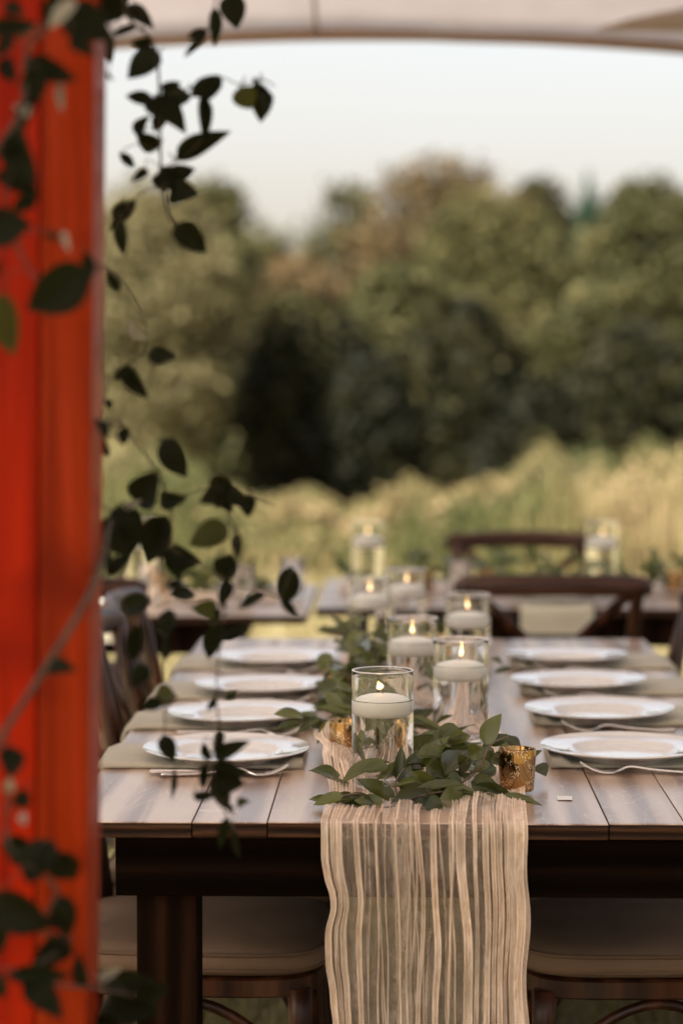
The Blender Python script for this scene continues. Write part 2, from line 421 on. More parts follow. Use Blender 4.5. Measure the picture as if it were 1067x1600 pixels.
def leaf_cloud(pos, size, tints, up_bias=.3):
    n = len(pos)
    a = RNG.normal(size=(n, 3)); a /= np.linalg.norm(a, axis=1)[:, None]
    nrm = RNG.normal(size=(n, 3)); nrm[:, 2] += up_bias
    b = np.cross(nrm, a); b /= np.linalg.norm(b, axis=1)[:, None] + 1e-9
    s = (size * RNG.uniform(.6, 1.4, n))[:, None]
    V = np.empty((n, 4, 3)); V[:, 0] = pos - a * s; V[:, 1] = pos + b * s * .55; V[:, 2] = pos + a * s; V[:, 3] = pos - b * s * .55
    return V.reshape(-1, 3)

# meadow and lawn (uncountable: stuff) -------------------------------------------
def mead_h(px):
    top = np.interp(px, [60, 170, 260, 330, 400, 450, 480, 540, 600, 640, 690, 740, 800, 850, 890, 930, 960, 1000, 1180], [690, 690, 700, 750, 775, 770, 755, 795, 770, 735, 765, 745, 735, 680, 715, 692, 712, 688, 690])
    return .82 * max(.14, 1.38 - (float(top) - 597) * 24 / F)
def blades(n, yr, hfun, wd, bend):
    V = []; T = []
    ys_ = yr[0] + (yr[1] - yr[0]) * RNG.random(n) ** 1.0
    for y in ys_:
        px = RNG.uniform(60, 1180); x = (px - 625) / F * y
        h = hfun(px, y) * RNG.uniform(.4, 1.2); z = gz(x, y) - .01
        a = RNG.uniform(0, 6.283); dx, dy = math.cos(a), math.sin(a); b_ = RNG.uniform(0, bend) * h
        bx, by = RNG.normal() * b_, RNG.normal() * b_
        ww = wd * RNG.uniform(.6, 1.5)
        V += [(x - dx * ww, y - dy * ww, z), (x + dx * ww, y + dy * ww, z), (x + bx + dx * ww * .3, y + by + dy * ww * .3, z + h), (x + bx - dx * ww * .3, y + by - dy * ww * .3, z + h)]
        T.append(min(1, max(0, RNG.normal(.5, .22) + .6 * fbm(x * .8, y * .3, 1, 3))))
    return V, T
V, T = blades(16000, (17.0, 33), lambda px, y: mead_h(px) * (1 + (y - 20) * .012) * (.9 + .35 * fbm((px - 625) / F * y, y * .4, 5, 3)), .016, .25)
# seed heads and flower tufts on the tall plants
n = 26000; Y = RNG.uniform(17.5, 32, n); PX = RNG.uniform(60, 1180, n); X = (PX - 625) / F * Y
H = np.array([mead_h(p) * (1 + (y - 20) * .012) * (1 + .35 * fbm(x * 1.0, y * .4, 5, 3)) for p, y, x in zip(PX, Y, X)])
Z = np.array([gz(x, y) for x, y in zip(X, Y)]) + H * (.35 + .85 * RNG.random(n) ** 1.3)
TT = np.clip(RNG.normal(.5, .2, n) + np.array([.95 * fbm(x * .8, y * .3, 1, 3) for x, y in zip(X, Y)]), 0, 1)
V2 = leaf_cloud(np.stack([X, Y, Z], 1), .035, TT)
V = np.concatenate([np.array(V), V2]); T = np.concatenate([np.array(T), TT])
tag(obj('meadow', quads_mesh('meadow', V, T, M['meadow'])), 'tall golden meadow grass and weeds beyond the tables', 'meadow', kind='stuff')
V, T = [], []
for i in range(26000):
    y = 4.2 + 13.5 * random.random() ** 1.4; px = random.uniform(60, 1180); x = (px - 625) / F * y
    h = random.uniform(.02, .055); a = random.uniform(0, 6.283); dx, dy = math.cos(a) * .003 * (1 + y * .12), math.sin(a) * .003 * (1 + y * .12); bx, by = random.gauss(0, .015), random.gauss(0, .015)
    V += [(x - dx, y - dy, 0), (x + dx, y + dy, 0), (x + bx + dx * .2, y + by + dy * .2, h), (x + bx - dx * .2, y + by - dy * .2, h)]
    T.append(min(1, max(0, random.gauss(.45, .25))))
tag(obj('lawn_grass', quads_mesh('lawn_grass', V, T, M['blade'])), 'short dry green lawn grass under and behind the tables', 'grass', kind='stuff')

# individual tall weed clumps rising above the meadow
def weed(px, d, top, wpx, mat, label, tnt):
    x = (px - 625) / F * d; z0 = gz(x, d); h = CAM_H - (top - 597) * d / F - z0; wr = wpx / F * d / 2
    e = empty('weed_clump', (x, d, z0), 0, label, 'weed', 'tall weed clumps at the meadow edge')
    st = []
    pos = []
    for k in range(14):
        a = random.uniform(0, 6.28); r = wr * random.random() ** .5; hh = h * random.uniform(.6, 1.0) * (1 - .35 * r / wr)
        p1 = Vector((r * math.cos(a), r * math.sin(a), hh)); p0 = p1 * .3; p0.z = 0
        st.append(tube(smooth_path([p0, (p0 + p1) / 2 + Vector((0, 0, .05)), p1], 2), .006, 4))
        for j in range(90):
            s = random.uniform(.35, 1.05); q = p0.lerp(p1, s)
            pos.append(q + Vector((random.gauss(0, .06), random.gauss(0, .06), random.gauss(0, .03))))
    mk('stem', join(*st), M['twig'], e)
    tt = np.clip(RNG.normal(tnt, .2, len(pos)), 0, 1)
    obj('foliage', quads_mesh('foliage', leaf_cloud(np.array(pos), .04, tt), tt, mat), e)
for a in [(640, 19, 742, 110, M['meadow'], 'tan seed-headed weed clump left of the big dark trees\' base, mid-frame', .8),
          (470, 20, 768, 90, M['meadow'], 'low tan weed clump below the browning tree', .85),
          (855, 21, 680, 130, M['t_pale'], 'tall green weed clump above the chair backs', .7),
          (1000, 21, 690, 120, M['meadow'], 'golden weed clump near the right edge of the meadow', .6),
          (770, 20, 735, 90, M['meadow'], 'short golden weed clump between the tan and the tall green clumps', .6),
          (215, 20, 690, 150, M['t_pale'], 'leafy green weed clump close to the red post', .6)]: weed(*a)

# ------------------------------------------------------------------ trees
def tree(px, d, top, wpx, mat, label, n=14000, sparse=0.0, leaf=.11, low=0.0, mean=.5, blobs=26, name='tree', conic=False):
    blobs = int(blobs * 1.7); n = int(n * 1.25)
    x = (px - 625) / F * d; z0 = gz(x, d)
    Ht = CAM_H - (top - 597) * d / F - z0; wr = wpx / F * d / 2
    e = empty(name, (x, d, z0), 0, label, 'tree', 'trees at the far edge of the meadow')
    lo = Ht * low
    cz = (Ht + lo) / 2; hz = (Ht - lo) / 2
    # trunk and limbs
    tr = [(0, 0, -.1), (random.gauss(0, .05), random.gauss(0, .05), Ht * .25), (random.gauss(0, .15), random.gauss(0, .15), Ht * .55), (random.gauss(0, .2), random.gauss(0, .2), Ht * .88)]
    tp = smooth_path(tr, 4); r0 = .025 * Ht
    parts = [tube(tp, [r0 * (1 - .9 * i / (len(tp) - 1)) for i in range(len(tp))], 7)]
    B = []
    for k in range(blobs):
        for _ in range(30):
            v = Vector((random.uniform(-1, 1), random.uniform(-1, 1), random.uniform(-1, 1)))
            if .25 < v.length < 1: break
        if k < 5: v = Vector((random.uniform(-.35, .35), random.uniform(-.35, .35), random.uniform(.75, .95)))
        elif k < 9: v = Vector((random.choice((-1, 1)) * random.uniform(.75, .95), random.uniform(-.3, .3), random.uniform(-.3, .5)))
        if conic:
            f = 1 - (v.z + 1) / 2 * .92; v.x *= f; v.y *= f
        c = Vector((v.x * wr * .82, v.y * wr * .82, cz + v.z * hz * .85)); B.append((c, wr * random.uniform(.13, .36) * (.6 if conic else 1)))
        if k < 12:
            s = tp[min(len(tp) - 1, int(len(tp) * max(.2, min(.9, (c.z / Ht) * .75))))]
            md = s.lerp(c, .5) + Vector((0, 0, .06 * Ht))
            parts.append(tube(smooth_path([s, md, c], 3), [r0 * .35 * (1 - .8 * i / 6) for i in range(7)], 5))
    mk('trunk', join(*parts), M['bark'], e, smooth=True)
    per = n // blobs; P_ = []; T_ = []
    for c, r in B:
        m = int(per * random.uniform(.6, 1.4) * (1 - sparse * random.random()))
        q = RNG.normal(size=(m, 3)); q /= np.linalg.norm(q, axis=1)[:, None]
        rad = r * RNG.random(m) ** .35 * (1 + .22 * RNG.normal(size=m) * (1 + 2 * sparse))
        q = q * rad[:, None]; q[:, 2] *= .8
        P_.append(q + np.array(c)); bt = random.gauss(mean, .22)
        T_.append(np.clip(RNG.normal(bt, .15, m), 0, 1))
    m = int(n * .55 * (1 - .5 * sparse)); q = RNG.normal(size=(m, 3)); q /= np.linalg.norm(q, axis=1)[:, None]; q *= (RNG.random(m) ** .4)[:, None]
    fz = (1 - (q[:, 2:3] + 1) / 2 * .92) if conic else 1.0
    q = np.concatenate([q[:, :2] * fz * wr * .95, q[:, 2:3] * hz * .95 + cz], 1); P_.append(q); T_.append(np.clip(RNG.normal(mean - .06, .24, m), 0, 1))
    P_ = np.concatenate(P_); T_ = np.concatenate(T_)
    P_[:, 2] = np.maximum(P_[:, 2], .05)
    obj('crown', quads_mesh('crown', leaf_cloud(P_, leaf, T_), T_, mat), e)

tree(235, 44, 250, 300, M['t_pale'], 'pale olive tree right beside the red post', 15000, .4, .09, .05, .5, 34)
tree(335, 60, 255, 210, M['t_olive'], 'olive tree between the post and the gap of sky', 9000, .65, .11, .05, .6, 30)
tree(470, 64, 385, 200, M['t_brown'], 'rusty brown tree below the gap of sky', 11000, .1, .12, .1, .6)
tree(545, 80, 268, 170, M['t_olive'], 'thin see-through tree at the gap of sky', 3800, .7, .12, .3, .5, 22)
tree(425, 72, 330, 200, M['t_olive'], 'thin olive tree standing in the gap of sky', 4200, .8, .11, .2, .6, 24)
tree(690, 76, 222, 320, M['t_brown'], 'tallest ragged brownish tree at the skyline', 17000, .45, .13, .1, .35, 48)
tree(770, 56, 292, 320, M['t_olive'], 'broad rounded olive tree in the middle', 18000, .05, .12, .05, .75, 34)
tree(620, 54, 400, 230, M['t_olive'], 'lower rounded olive tree left of the broad one', 14000, .05, .12, .05, .6)
tree(915, 84, 258, 150, M['t_blue'], 'blue green conifer on the right skyline', 12000, .1, .13, .05, .4, 30, 'conifer_tree', True)
tree(845, 86, 264, 190, M['t_dark'], 'dark tree left of the blue green conifer', 10000, .1, .14, .1, .8)
tree(1010, 60, 256, 250, M['t_olive'], 'tall olive tree at the right edge', 16000, .1, .12, .05, .55, 30)
tree(1150, 62, 250, 240, M['t_olive'], 'olive tree cut off by the right edge', 12000, .1, .12, .05, .5)
tree(930, 52, 430, 230, M['t_olive'], 'lower olive tree before the conifer', 13000, .05, .12, .03, .5)
tree(480, 47, 450, 240, M['t_dark'], 'dark shaded shrub tree left of the middle', 11000, 0, .12, .0, .5, 30)
tree(590, 46, 545, 230, M['t_dark'], 'dark shaded shrub tree in the middle', 11000, 0, .12, .0, .2, 30)
tree(720, 46, 455, 230, M['t_dark'], 'dark shaded shrub tree under the broad olive tree', 11000, 0, .12, .0, .55, 30)
tree(850, 45, 590, 240, M['t_dark'], 'dark shaded shrub tree under the lower olive tree', 11000, 0, .12, .0, .2, 30)
tree(990, 45, 500, 260, M['t_dark'], 'dark shaded shrub tree at the right edge', 12000, 0, .12, .0, .5, 30)
tree(370, 50, 520, 220, M['t_olive'], 'low olive shrub tree near the vine leaves', 10000, .1, .12, .0, .3)
tree(120, 52, 300, 260, M['t_pale'], 'pale olive tree mostly hidden by the red post', 10000, .2, .12, .0, .5)

for k, (px, d, top, wd, mt) in enumerate([(430, 92, 430, 260, 't_olive'), (600, 94, 400, 280, 't_dark'), (760, 95, 330, 280, 't_olive'), (900, 96, 330, 260, 't_olive'), (1000, 95, 300, 300, 't_dark'), (300, 90, 400, 260, 't_pale')]):
    tree(px, d, top, wd, M[mt], ['far olive tree just below the gap of sky', 'far dark tree behind the lower rounded olive tree', 'far olive tree behind the broad olive tree', 'far olive tree below the blue green conifer', 'far dark tree behind the tall right-hand olive tree', 'far pale tree behind the olive tree near the post'][k], 12000, 0, .2, 0, .45, 30)
# ------------------------------------------------------------------ tent
TY0, TY1, RIDGE = .2, 7.9, 4.0
XC = -.15
def tent_z(x, y):
    if y >= RIDGE: t_ = (TY1 - y) / (TY1 - RIDGE)
    else: t_ = (y - TY0) / (RIDGE - TY0)
    sc = .032 * ((x - XC) / .88) ** 2
    return 2.487 - sc * (1 - t_) + 1.75 * t_ - .10 * math.sin(math.pi * t_)
tent = empty('tent', (XC, TY1, 0), 0, 'off white fabric tent roof with a tan hem over the tables', 'tent')
def tsub(v): return [(p[0] - XC, p[1] - TY1, p[2]) for p in v]
xs = np.linspace(XC - 3.2, XC + 3.2, 41); ys = list(np.linspace(TY0, RIDGE, 16)) + list(np.linspace(RIDGE, TY1, 24))[1:]
V = [(x, y, tent_z(x, y) + .012 * fbm(x * 1.2, y * 1.2, 2, 2)) for y in ys for x in xs]
nx = len(xs); Fc = [(j * nx + i, j * nx + i + 1, (j + 1) * nx + i + 1, (j + 1) * nx + i) for j in range(len(ys) - 1) for i in range(nx - 1)]
ro = mk('roof_panel', (tsub(V), Fc), M['tent'], tent, True)
so = ro.modifiers.new('thick', 'SOLIDIFY'); so.thickness = .002
pth = [(x, TY1 - .05, tent_z(x, TY1) + .016) for x in np.linspace(XC - 3.2, XC + 3.2, 61)]
mk('hem_band', sweep(tsub(pth), rrect(.006, .020, .003)), M['tentband'], tent)
mk('hem_cord', sweep(tsub([(a, b - .008, c - .022) for a, b, c in pth]), circ(.006, 6)), M['tentband'], tent)
for sx in (-1.6, -.27, 1.06, 2.4):
    pp = [(sx, y, tent_z(sx, y) - .008) for y in np.linspace(TY1 - .02, RIDGE, 20)]
    mk('seam_webbing', sweep(tsub(pp), rrect(.006, .002, .0008)), M['tentflap'], tent, True)
for (lx, ly) in ((XC - 3.15, TY1), (XC + 3.15, TY1), (XC - 3.15, TY0), (XC + 3.15, TY0)):
    mk('tent_leg', tube(tsub([(lx, ly, 0), (lx, ly, 1), (lx, ly, tent_z(lx, ly))]), .03, 10), M['metal'], tent, True)
# rolled-up flap under the eave at the right
V = []; pr = []
ptf = []; scl = []
for i in range(26):
    s = i / 25; x = .60 + 2.2 * s; rr_ = .006 + .085 * min(1, s * 5) ** .75
    ptf.append((x - XC, -.45, 2.462 - .032 * ((x - XC) / .88) ** 2 * .6 + rr_ * .68))
    scl.append(rr_)
prof = [(math.cos(a) * (1 + .10 * math.sin(3 * a)), math.sin(a) * (.62 + .10 * math.cos(2 * a + 1))) for a in np.linspace(0, 2 * math.pi, 18, endpoint=False)]
fl = mk('rolled_flap', sweep(ptf, prof, scale=scl), M['tentflap'], tent, True)
pt2 = [(p[0] + .02, p[1] - .06, p[2] - .03) for p in ptf[3:]]
mk('flap_fold', sweep(pt2, circ(1, 10), scale=[.004 + .026 * min(1, i / 6) for i in range(len(pt2))]), M['tentflap'], tent, True)

# ------------------------------------------------------------------ tables
def table(name, loc, rz, L, W, label, topmat, framemat, widths, over_end, over_side, legw=.088):
    """long along local y, standing with its near left corner at the local origin"""
    e = empty(name, loc, rz, label, 'table', 'long wooden farm tables')
    x = 0
    tot = sum(widths); widths = [q * W / tot for q in widths]
    for k, wd in enumerate(widths):
        hz = random.uniform(-.0008, .0008); y0 = random.uniform(-.0015, .0015)
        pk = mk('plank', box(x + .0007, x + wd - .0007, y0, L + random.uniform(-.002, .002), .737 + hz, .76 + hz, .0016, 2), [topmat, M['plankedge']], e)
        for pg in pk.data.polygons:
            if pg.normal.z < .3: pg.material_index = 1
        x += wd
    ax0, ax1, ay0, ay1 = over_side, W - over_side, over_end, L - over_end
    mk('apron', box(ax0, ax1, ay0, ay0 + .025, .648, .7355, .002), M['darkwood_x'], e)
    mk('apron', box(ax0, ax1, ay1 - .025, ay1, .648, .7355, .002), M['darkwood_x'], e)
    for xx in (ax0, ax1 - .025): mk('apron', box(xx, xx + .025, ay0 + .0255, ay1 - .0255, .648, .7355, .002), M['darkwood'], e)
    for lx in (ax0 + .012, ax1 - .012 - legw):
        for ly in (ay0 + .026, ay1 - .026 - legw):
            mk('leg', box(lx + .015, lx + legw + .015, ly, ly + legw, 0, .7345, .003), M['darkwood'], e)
    return e
TX0, TX1, TYN, TYF = -.48, .588, 3.378, 5.83
TZ = .76
table('farm_table', (TX0, TYN, 0), 0, TYF - TYN, TX1 - TX0, 'long wooden farm table with dark apron nearest the camera', M['tabletop'], M['darkwood'],
      [.187, .106, .160, .160, .160, .107, .187], .03, .075)
# split at the front edge of the left plank: a thin crack wedge is left to the wood grain
TAX1, TBX0 = -.25, -.232
AY, BY = 6.40, 6.62
table('farm_table', (TAX1, AY, 0), R(90), 2.44, 1.0, 'farm table set crosswise at the back left, behind the vine', M['tabletop_x'] if False else M['tabletop'], M['darkwood'], [.18, .11, .15, .16, .15, .11, .18], .19, .07)
table('farm_table', (TBX0 + 2.44, BY, 0), R(90), 2.44, 1.0, 'farm table set crosswise at the back right, behind the chair back', M['tabletop'], M['darkwood'], [.18, .11, .15, .16, .15, .11, .18], .19, .07)

# ------------------------------------------------------------------ cross-back chairs
def outline(hw_f, hw_r, y0, y1, n=40, p=5.0, grow=0.0):
    out = []
    for k in range(n):
        a = 2 * math.pi * k / n; c, s = math.cos(a), math.sin(a)
        u = math.copysign(abs(c) ** (2 / p), c); v_ = math.copysign(abs(s) ** (2 / p), s)
        y = (y0 + y1) / 2 + v_ * ((y1 - y0) / 2 + grow); f = (y - y0) / (y1 - y0)
        out.append((u * (hw_r + (hw_f - hw_r) * f + grow), y))
    return out
def slab(layers):
    V, Fc = [], []; n = len(layers[0][0])
    for o2, z in layers: V += [(p[0], p[1], z) for p in o2]
    for i in range(len(layers) - 1):
        for k in range(n):
            l = (k + 1) % n; Fc.append((i * n + k, i * n + l, (i + 1) * n + l, (i + 1) * n + k))
    Fc.append(tuple(range(n))[::-1]); Fc.append(tuple((len(layers) - 1) * n + k for k in range(n)))
    return V, Fc
def make_chair():
    e = empty('cross_back_chair')
    cw = M['chairwood']; ol = lambda g: outline(.212, .19, -.205, .215, 44, 4.5, g)
    mk('seat_frame', slab([(ol(-.006), .418), (ol(0), .422), (ol(0), .447), (ol(-.006), .451)]), cw, e, False)
    # cushion: soft rounded slab with a domed top
    lay = [(ol(-.012), .4515), (ol(.002), .456), (ol(.010), .465), (ol(.012), .475), (ol(.008), .487), (ol(-.004), .496), (ol(-.025), .5015), (ol(-.07), .506), (ol(-.12), .5085)]
    V, Fc = slab(lay)
    V = [(x + .003 * fbm(x * 14, y * 14, z * 20, 2), y + .003 * fbm(y * 14, x * 14, z * 20 + 5, 2), z + (.003 * fbm(x * 9, y * 9, 2) if z > .47 else 0)) for x, y, z in V]
    cu = mk('cushion', (V, Fc), M['cushion'], e, True)
    for g, z in ((.0085, .4635), (.0075, .4885)):
        mk('piping', sweep([(p[0], p[1], z) for p in ol(g)], circ(.0036, 6), closed=True), M['piping'], cu, True)
    for s in (-1, 1):
        mk('tie_ribbon', sweep(smooth_path([(s * .16, -.212, .455), (s * .178, -.235, .45), (s * .172, -.225, .40), (s * .178, -.23, .33)], 4), rrect(.007, .0012, .0005)), M['piping'], cu, True)
        mk('front_leg', tube(smooth_path([(s * .182, .18, .43), (s * .184, .187, .22), (s * .187, .195, 0)], 3), [.019, .0185, .018, .017, .016, .0155, .015], 10), cw, e, True)
        mk('rear_post', tube(smooth_path([(s * .178, -.272, 0), (s * .176, -.225, .22), (s * .178, -.195, .44), (s * .196, -.222, .66), (s * .208, -.268, .845), (s * .211, -.285, .885)], 4), .0175, 10), cw, e, True)
        # X of the back: two bent strips
        mk('cross_brace', sweep(smooth_path([(s * .165, -.20, .455), (s * .10, -.208 - .006 * s, .56), (0, -.226 - .008 * s, .67), (-s * .10, -.252 - .006 * s, .77), (-s * .19, -.268, .855)], 5), rrect(.0045, .014, .002), Vector((1, 0, 0))), cw, e, True)
        # bent brackets under the seat
        mk('side_bracket', tube(smooth_path([(s * .184, .185, .22), (s * .183, .12, .35), (s * .18, 0, .408), (s * .178, -.13, .35), (s * .178, -.215, .22)], 5), .009, 8), cw, e, True)
    mk('front_bracket', tube(smooth_path([(-.185, .188, .22), (-.13, .187, .35), (0, .185, .408), (.13, .187, .35), (.185, .188, .22)], 5), .009, 8), cw, e, True)
    mk('rear_bracket', tube(smooth_path([(-.178, -.215, .25), (-.12, -.205, .36), (0, -.20, .408), (.12, -.205, .36), (.178, -.215, .25)], 5), .009, 8), cw, e, True)
    tr = smooth_path([(-.243, -.262, .868), (-.20, -.278, .874), (-.1, -.306, .878), (0, -.315, .879), (.1, -.306, .878), (.20, -.278, .874), (.243, -.262, .868)], 4)
    sc_ = [.62 + .38 * min(1, min(i, len(tr) - 1 - i) / 3.0) for i in range(len(tr))]
    mk('top_rail', sweep(tr, [(.011, -.024), (.014, -.012), (.014, .012), (.008, .024), (0, .027), (-.008, .024), (-.014, .012), (-.014, -.012), (-.011, -.024), (0, -.026)], scale=sc_), M['chairwood_x'], e, True)
    return e
ch0 = make_chair()
ORD = ['nearest', 'second nearest', 'third nearest', 'farthest']
spots = []
CY = [3.93, 4.43, 4.93, 5.42]
for i, y in enumerate(CY):
    spots.append((-.335, y, R(-90), f'{ORD[i]} wooden cross-back chair tucked under the left side of the front table'))
for i, y in enumerate(CY):
    spots.append((.405, y, R(90), f'{ORD[i]} wooden cross-back chair tucked under the right side of the front table'))
spots += [(.37, 6.27, R(2), 'brown cross-back chair standing with its back to the camera behind the right far plates'),
          (.385, 7.42, R(180), 'brown cross-back chair on the far side of the back right table, facing the camera'),
          (-.86, 6.18, R(0), 'brown cross-back chair with its back to the camera, half behind the red post'),
          (-.98, 7.42, R(180), 'brown cross-back chair on the far side of the back left table, beside the post')]
for i, (x, y, a, lab) in enumerate(spots):
    c = ch0 if i == 0 else copy_tree(ch0)
    c.location = (x + random.uniform(-.01, .01), y, 0); c.rotation_euler = (0, 0, a + R(random.uniform(-1.5, 1.5)))
    tag(c, lab, 'chair', 'wooden cross-back chairs with beige cushions')

# ------------------------------------------------------------------ place settings
def plate_mesh():
    pr = [(0, .0055), (.05, .0053), (.074, .0056), (.080, .0070), (.0845, .0128), (.088, .0152), (.094, .0160), (.115, .0180), (.1345, .0216), (.1358, .0224), (.1362, .0216), (.1350, .0202), (.114, .0135), (.094, .0105), (.087, .0055), (.080, .0022), (.078, 0), (.074, 0), (.072, .0022), (0, .0025)]
    return mesh('dinner_plate', lathe(pr[1:-1] if False else pr, 72), M['ceramic'], True)
PLM = plate_mesh()
def napkin_vf(w_, l_on, l_hang, sign):
    """folded linen: lies along x from inside (0) outward (sign) to the table edge, then hangs; y across"""
    V, Fc = [], []
    nu, nv = 26, 10
    path = []
    for k in range(nu):
        s = k / (nu - 1) * (l_on + l_hang)
        if s < l_on - .006: path.append((s, 0.0))
        else:
            q = s - (l_on - .006); a = min(q / .016, math.pi / 2 * 1.0)
            path.append((l_on - .006 + .014 * math.sin(a) , -.014 * (1 - math.cos(a)) - max(0, q - .016 * math.pi / 2)))
    prof = [(-1, .0), (-1.0, .45), (-.985, .85), (-.93, 1.02), (-.5, .95), (0, .92), (.5, .96), (.93, 1.02), (.985, .85), (1, .45), (1, 0)]
    m = len(prof); th_end = .20
    for k, (s, z) in enumerate(path):
        t0 = path[max(0, k - 1)]; t1 = path[min(nu - 1, k + 1)]; dx, dz = t1[0] - t0[0], t1[1] - t0[1]; ln = math.hypot(dx, dz); nx_, nz_ = -dz / ln, dx / ln
        for (u, v_) in prof:
            th = .0145 if s < .028 else (.0045 if s < th_end else .0045 + .0045 * min(1, (s - th_end) / .06))
            hh = th * v_ * (1 + .25 * fbm(s * 9, u * 2, 7, 2)) + .0012
            yy = u * w_ / 2 * (1 + .02 * fbm(s * 6, 3, u, 2))
            V.append((sign * (s + nx_ * hh), yy, z + nz_ * hh))
    for k in range(nu - 1):
        for j in range(m):
            l = (j + 1) % m; Fc.append((k * m + j, k * m + l, (k + 1) * m + l, (k + 1) * m + j))
    Fc.append(tuple(range(m))); Fc.append(tuple((nu - 1) * m + k for k in range(m))[::-1])
    if sign < 0: Fc = [q[::-1] for q in Fc]
    return V, Fc
def fork_vf():
    """handle end at x=0, tines to +x, 0.2 m long"""
    parts = []
    ctr = smooth_path([(0, 0, .0032), (.03, 0, .0025), (.08, 0, .006), (.12, 0, .011), (.137, 0, .0055), (.150, 0, .002)], 4)
    n = len(ctr); prof = rrect(.0068, .0020, .0009)
    V, Fc = sweep(ctr, prof, scale=None)
    m = len(prof); V2 = []
    for i in range(n):
        s = i / (n - 1); wv = 1.25 - .85 * min(1, s * 1.45) if s < .8 else .4 + 1.6 * ((s - .8) / .2)
        for k in range(m):
            p = V[i * m + k]; V2.append((p.x, p.y * wv, p.z))
    parts.append((V2, Fc))
    for k in range(4):
        yy = (-1.5 + k) * .0062
        tp = smooth_path([(.147, yy * .9, .002), (.165, yy, .0026), (.183, yy, .008), (.2, yy * .95, .017)], 3)
        parts.append(sweep(tp, rrect(.0019, .0014, .0006), scale=[1.1] * (len(tp) - 3) + [.95, .8, .5]))
    return join(*parts)
def knife_vf():
    h = sweep(smooth_path([(0, 0, .0045), (.05, 0, .0045), (.10, 0, .0042)], 3), rrect(.0075, .0035, .002), scale=[.9, 1, 1, 1, .95, .85, .8])
    V = []; n = 12
    for i in range(n):
        s = i / (n - 1); x = .098 + .127 * s; hw = .0075 + .0028 * math.sin(min(1, s * 1.15) * math.pi) ; hw *= 1 if s < .85 else max(.12, (1 - s) / .15)
        V += [(x, -hw + .003 * s, .0030), (x, hw, .0030), (x, hw, .0046), (x, -hw + .003 * s, .0034)]
    Fc = []
    for i in range(n - 1):
        for j in range(4):
            l = (j + 1) % 4; Fc.append((i * 4 + j, (i + 1) * 4 + j, (i + 1) * 4 + l, i * 4 + l))
    Fc += [(0, 1, 2, 3), tuple((n - 1) * 4 + q for q in (3, 2, 1, 0))]
    return join(h, (V, Fc))
FKM = mesh('fork', fork_vf(), M['steel'], True); KNM = mesh('knife', knife_vf(), M['steel'], False)
NAPL = mesh('napkin', napkin_vf(.215, .325, .09, -1), M['napkin'], True)
NAPR = mesh('napkin', napkin_vf(.215, .345, .09, 1), M['napkin'], True)
PYL = [3.905, 4.335, 4.745, 5.24]; PYR = [3.93, 4.40, 4.83, 5.27]
for side, PY in (('left', PYL), ('right', PYR)):
    sg = -1 if side == 'left' else 1
    for i, y in enumerate(PY):
        j = lambda a: random.uniform(-a, a)
        who = f'{ORD[i]} plate on the {side} side'
        nx_ = TX0 + .325 if side == 'left' else TX1 - .345
        nk = obj('napkin', NAPL if side == 'left' else NAPR, None, (nx_, y + .045 + j(.006), TZ + .0008), (0, 0, 0))
        tag(nk, f'folded sage linen napkin under the {who}', 'napkin', 'sage napkins under the plates')
        px_ = -.277 if side == 'left' else .356
        pl = obj('dinner_plate', PLM, None, (px_ + j(.010), y + j(.010), TZ + .0072), (R(j(.7)), R(j(.7)), random.uniform(0, 6)))
        tag(pl, f'{ORD[i]} white dinner plate on the {side} side of the front table', 'plate', 'white dinner plates')
        if side == 'left':
            f = obj('fork', FKM, None, (-.372 + j(.008), y - .142 + j(.004), TZ + .002), (0, 0, R(4 + j(2))))
            tag(f, f'steel fork lying just before the {who}', 'fork', 'steel forks')
            k = obj('knife', KNM, None, (-.385 + j(.01), y - .122 + j(.004), TZ + .002), (0, 0, R(j(2))))
            tag(k, f'steel table knife lying between fork and {who}', 'knife', 'steel knives')
        else:
            f = obj('fork', FKM, None, (.487 + j(.008), y - .125 + j(.005), TZ + .002), (0, 0, R(180 + j(3))))
            tag(f, f'steel fork lying just before the {who}', 'fork', 'steel forks')
# settings on the tables behind
NAPF = mesh('napkin', napkin_vf(.20, .27, .075, 1), M['napkin'], True)
for x, y, lab in ((.43, BY, 'behind the chair back on the back right table'), (-.86, AY, 'on the back left table, beside the red post')):
    nk = obj('napkin', NAPF, None, (x, y + .27, TZ + .0008), (0, 0, R(-90))); tag(nk, 'sage linen napkin hanging ' + lab, 'napkin', 'sage napkins under the plates')
    pl = obj('dinner_plate', PLM, None, (x + .005, y + .17, TZ + .0072)); tag(pl, 'white dinner plate ' + lab, 'plate', 'white dinner plates')
# small sticker left on the table top
sp_ = box(-.011, .011, -.016, .016, 0, .0004)
tag(mk('sticker', sp_, M['paper'], None, False, (.2455, 3.583, TZ + .0012), (0, 0, R(-3))), 'small blank white paper sticker on the front table beside the gold votive', 'sticker')

# ------------------------------------------------------------------ gauze runners
STR = [(.015, .02, .016, 1), (.055, .065, .009, .75), (.095, .10, .014, .9), (.13, .16, .004, .5), (.17, .17, .010, .95), (.205, .195, .003, .45), (.235, .22, .003, .6), (.275, .255, .004, .8),
       (.30, .27, .003, .5), (.33, .30, .003, .4), (.40, .36, .030, .38), (.385, .345, .006, .8), (.43, .39, .005, .7), (.455, .41, .004, .5), (.487, .42, .009, .9), (.505, .46, .003, .5), (.545, .53, .012, .85),
       (.575, .60, .003, .5), (.645, .555, .006, .65), (.63, .63, .004, .6), (.69, .68, .018, .95), (.735, .725, .009, .9), (.77, .76, .003, .3), (.80, .79, .013, .8), (.835, .825, .008, .85), (.865, .86, .010, .95),
       (.895, .89, .008, .8), (.925, .925, .013, .95), (.962, .955, .017, 1), (.99, .985, .01, .9)]
_rs = random.Random(21)
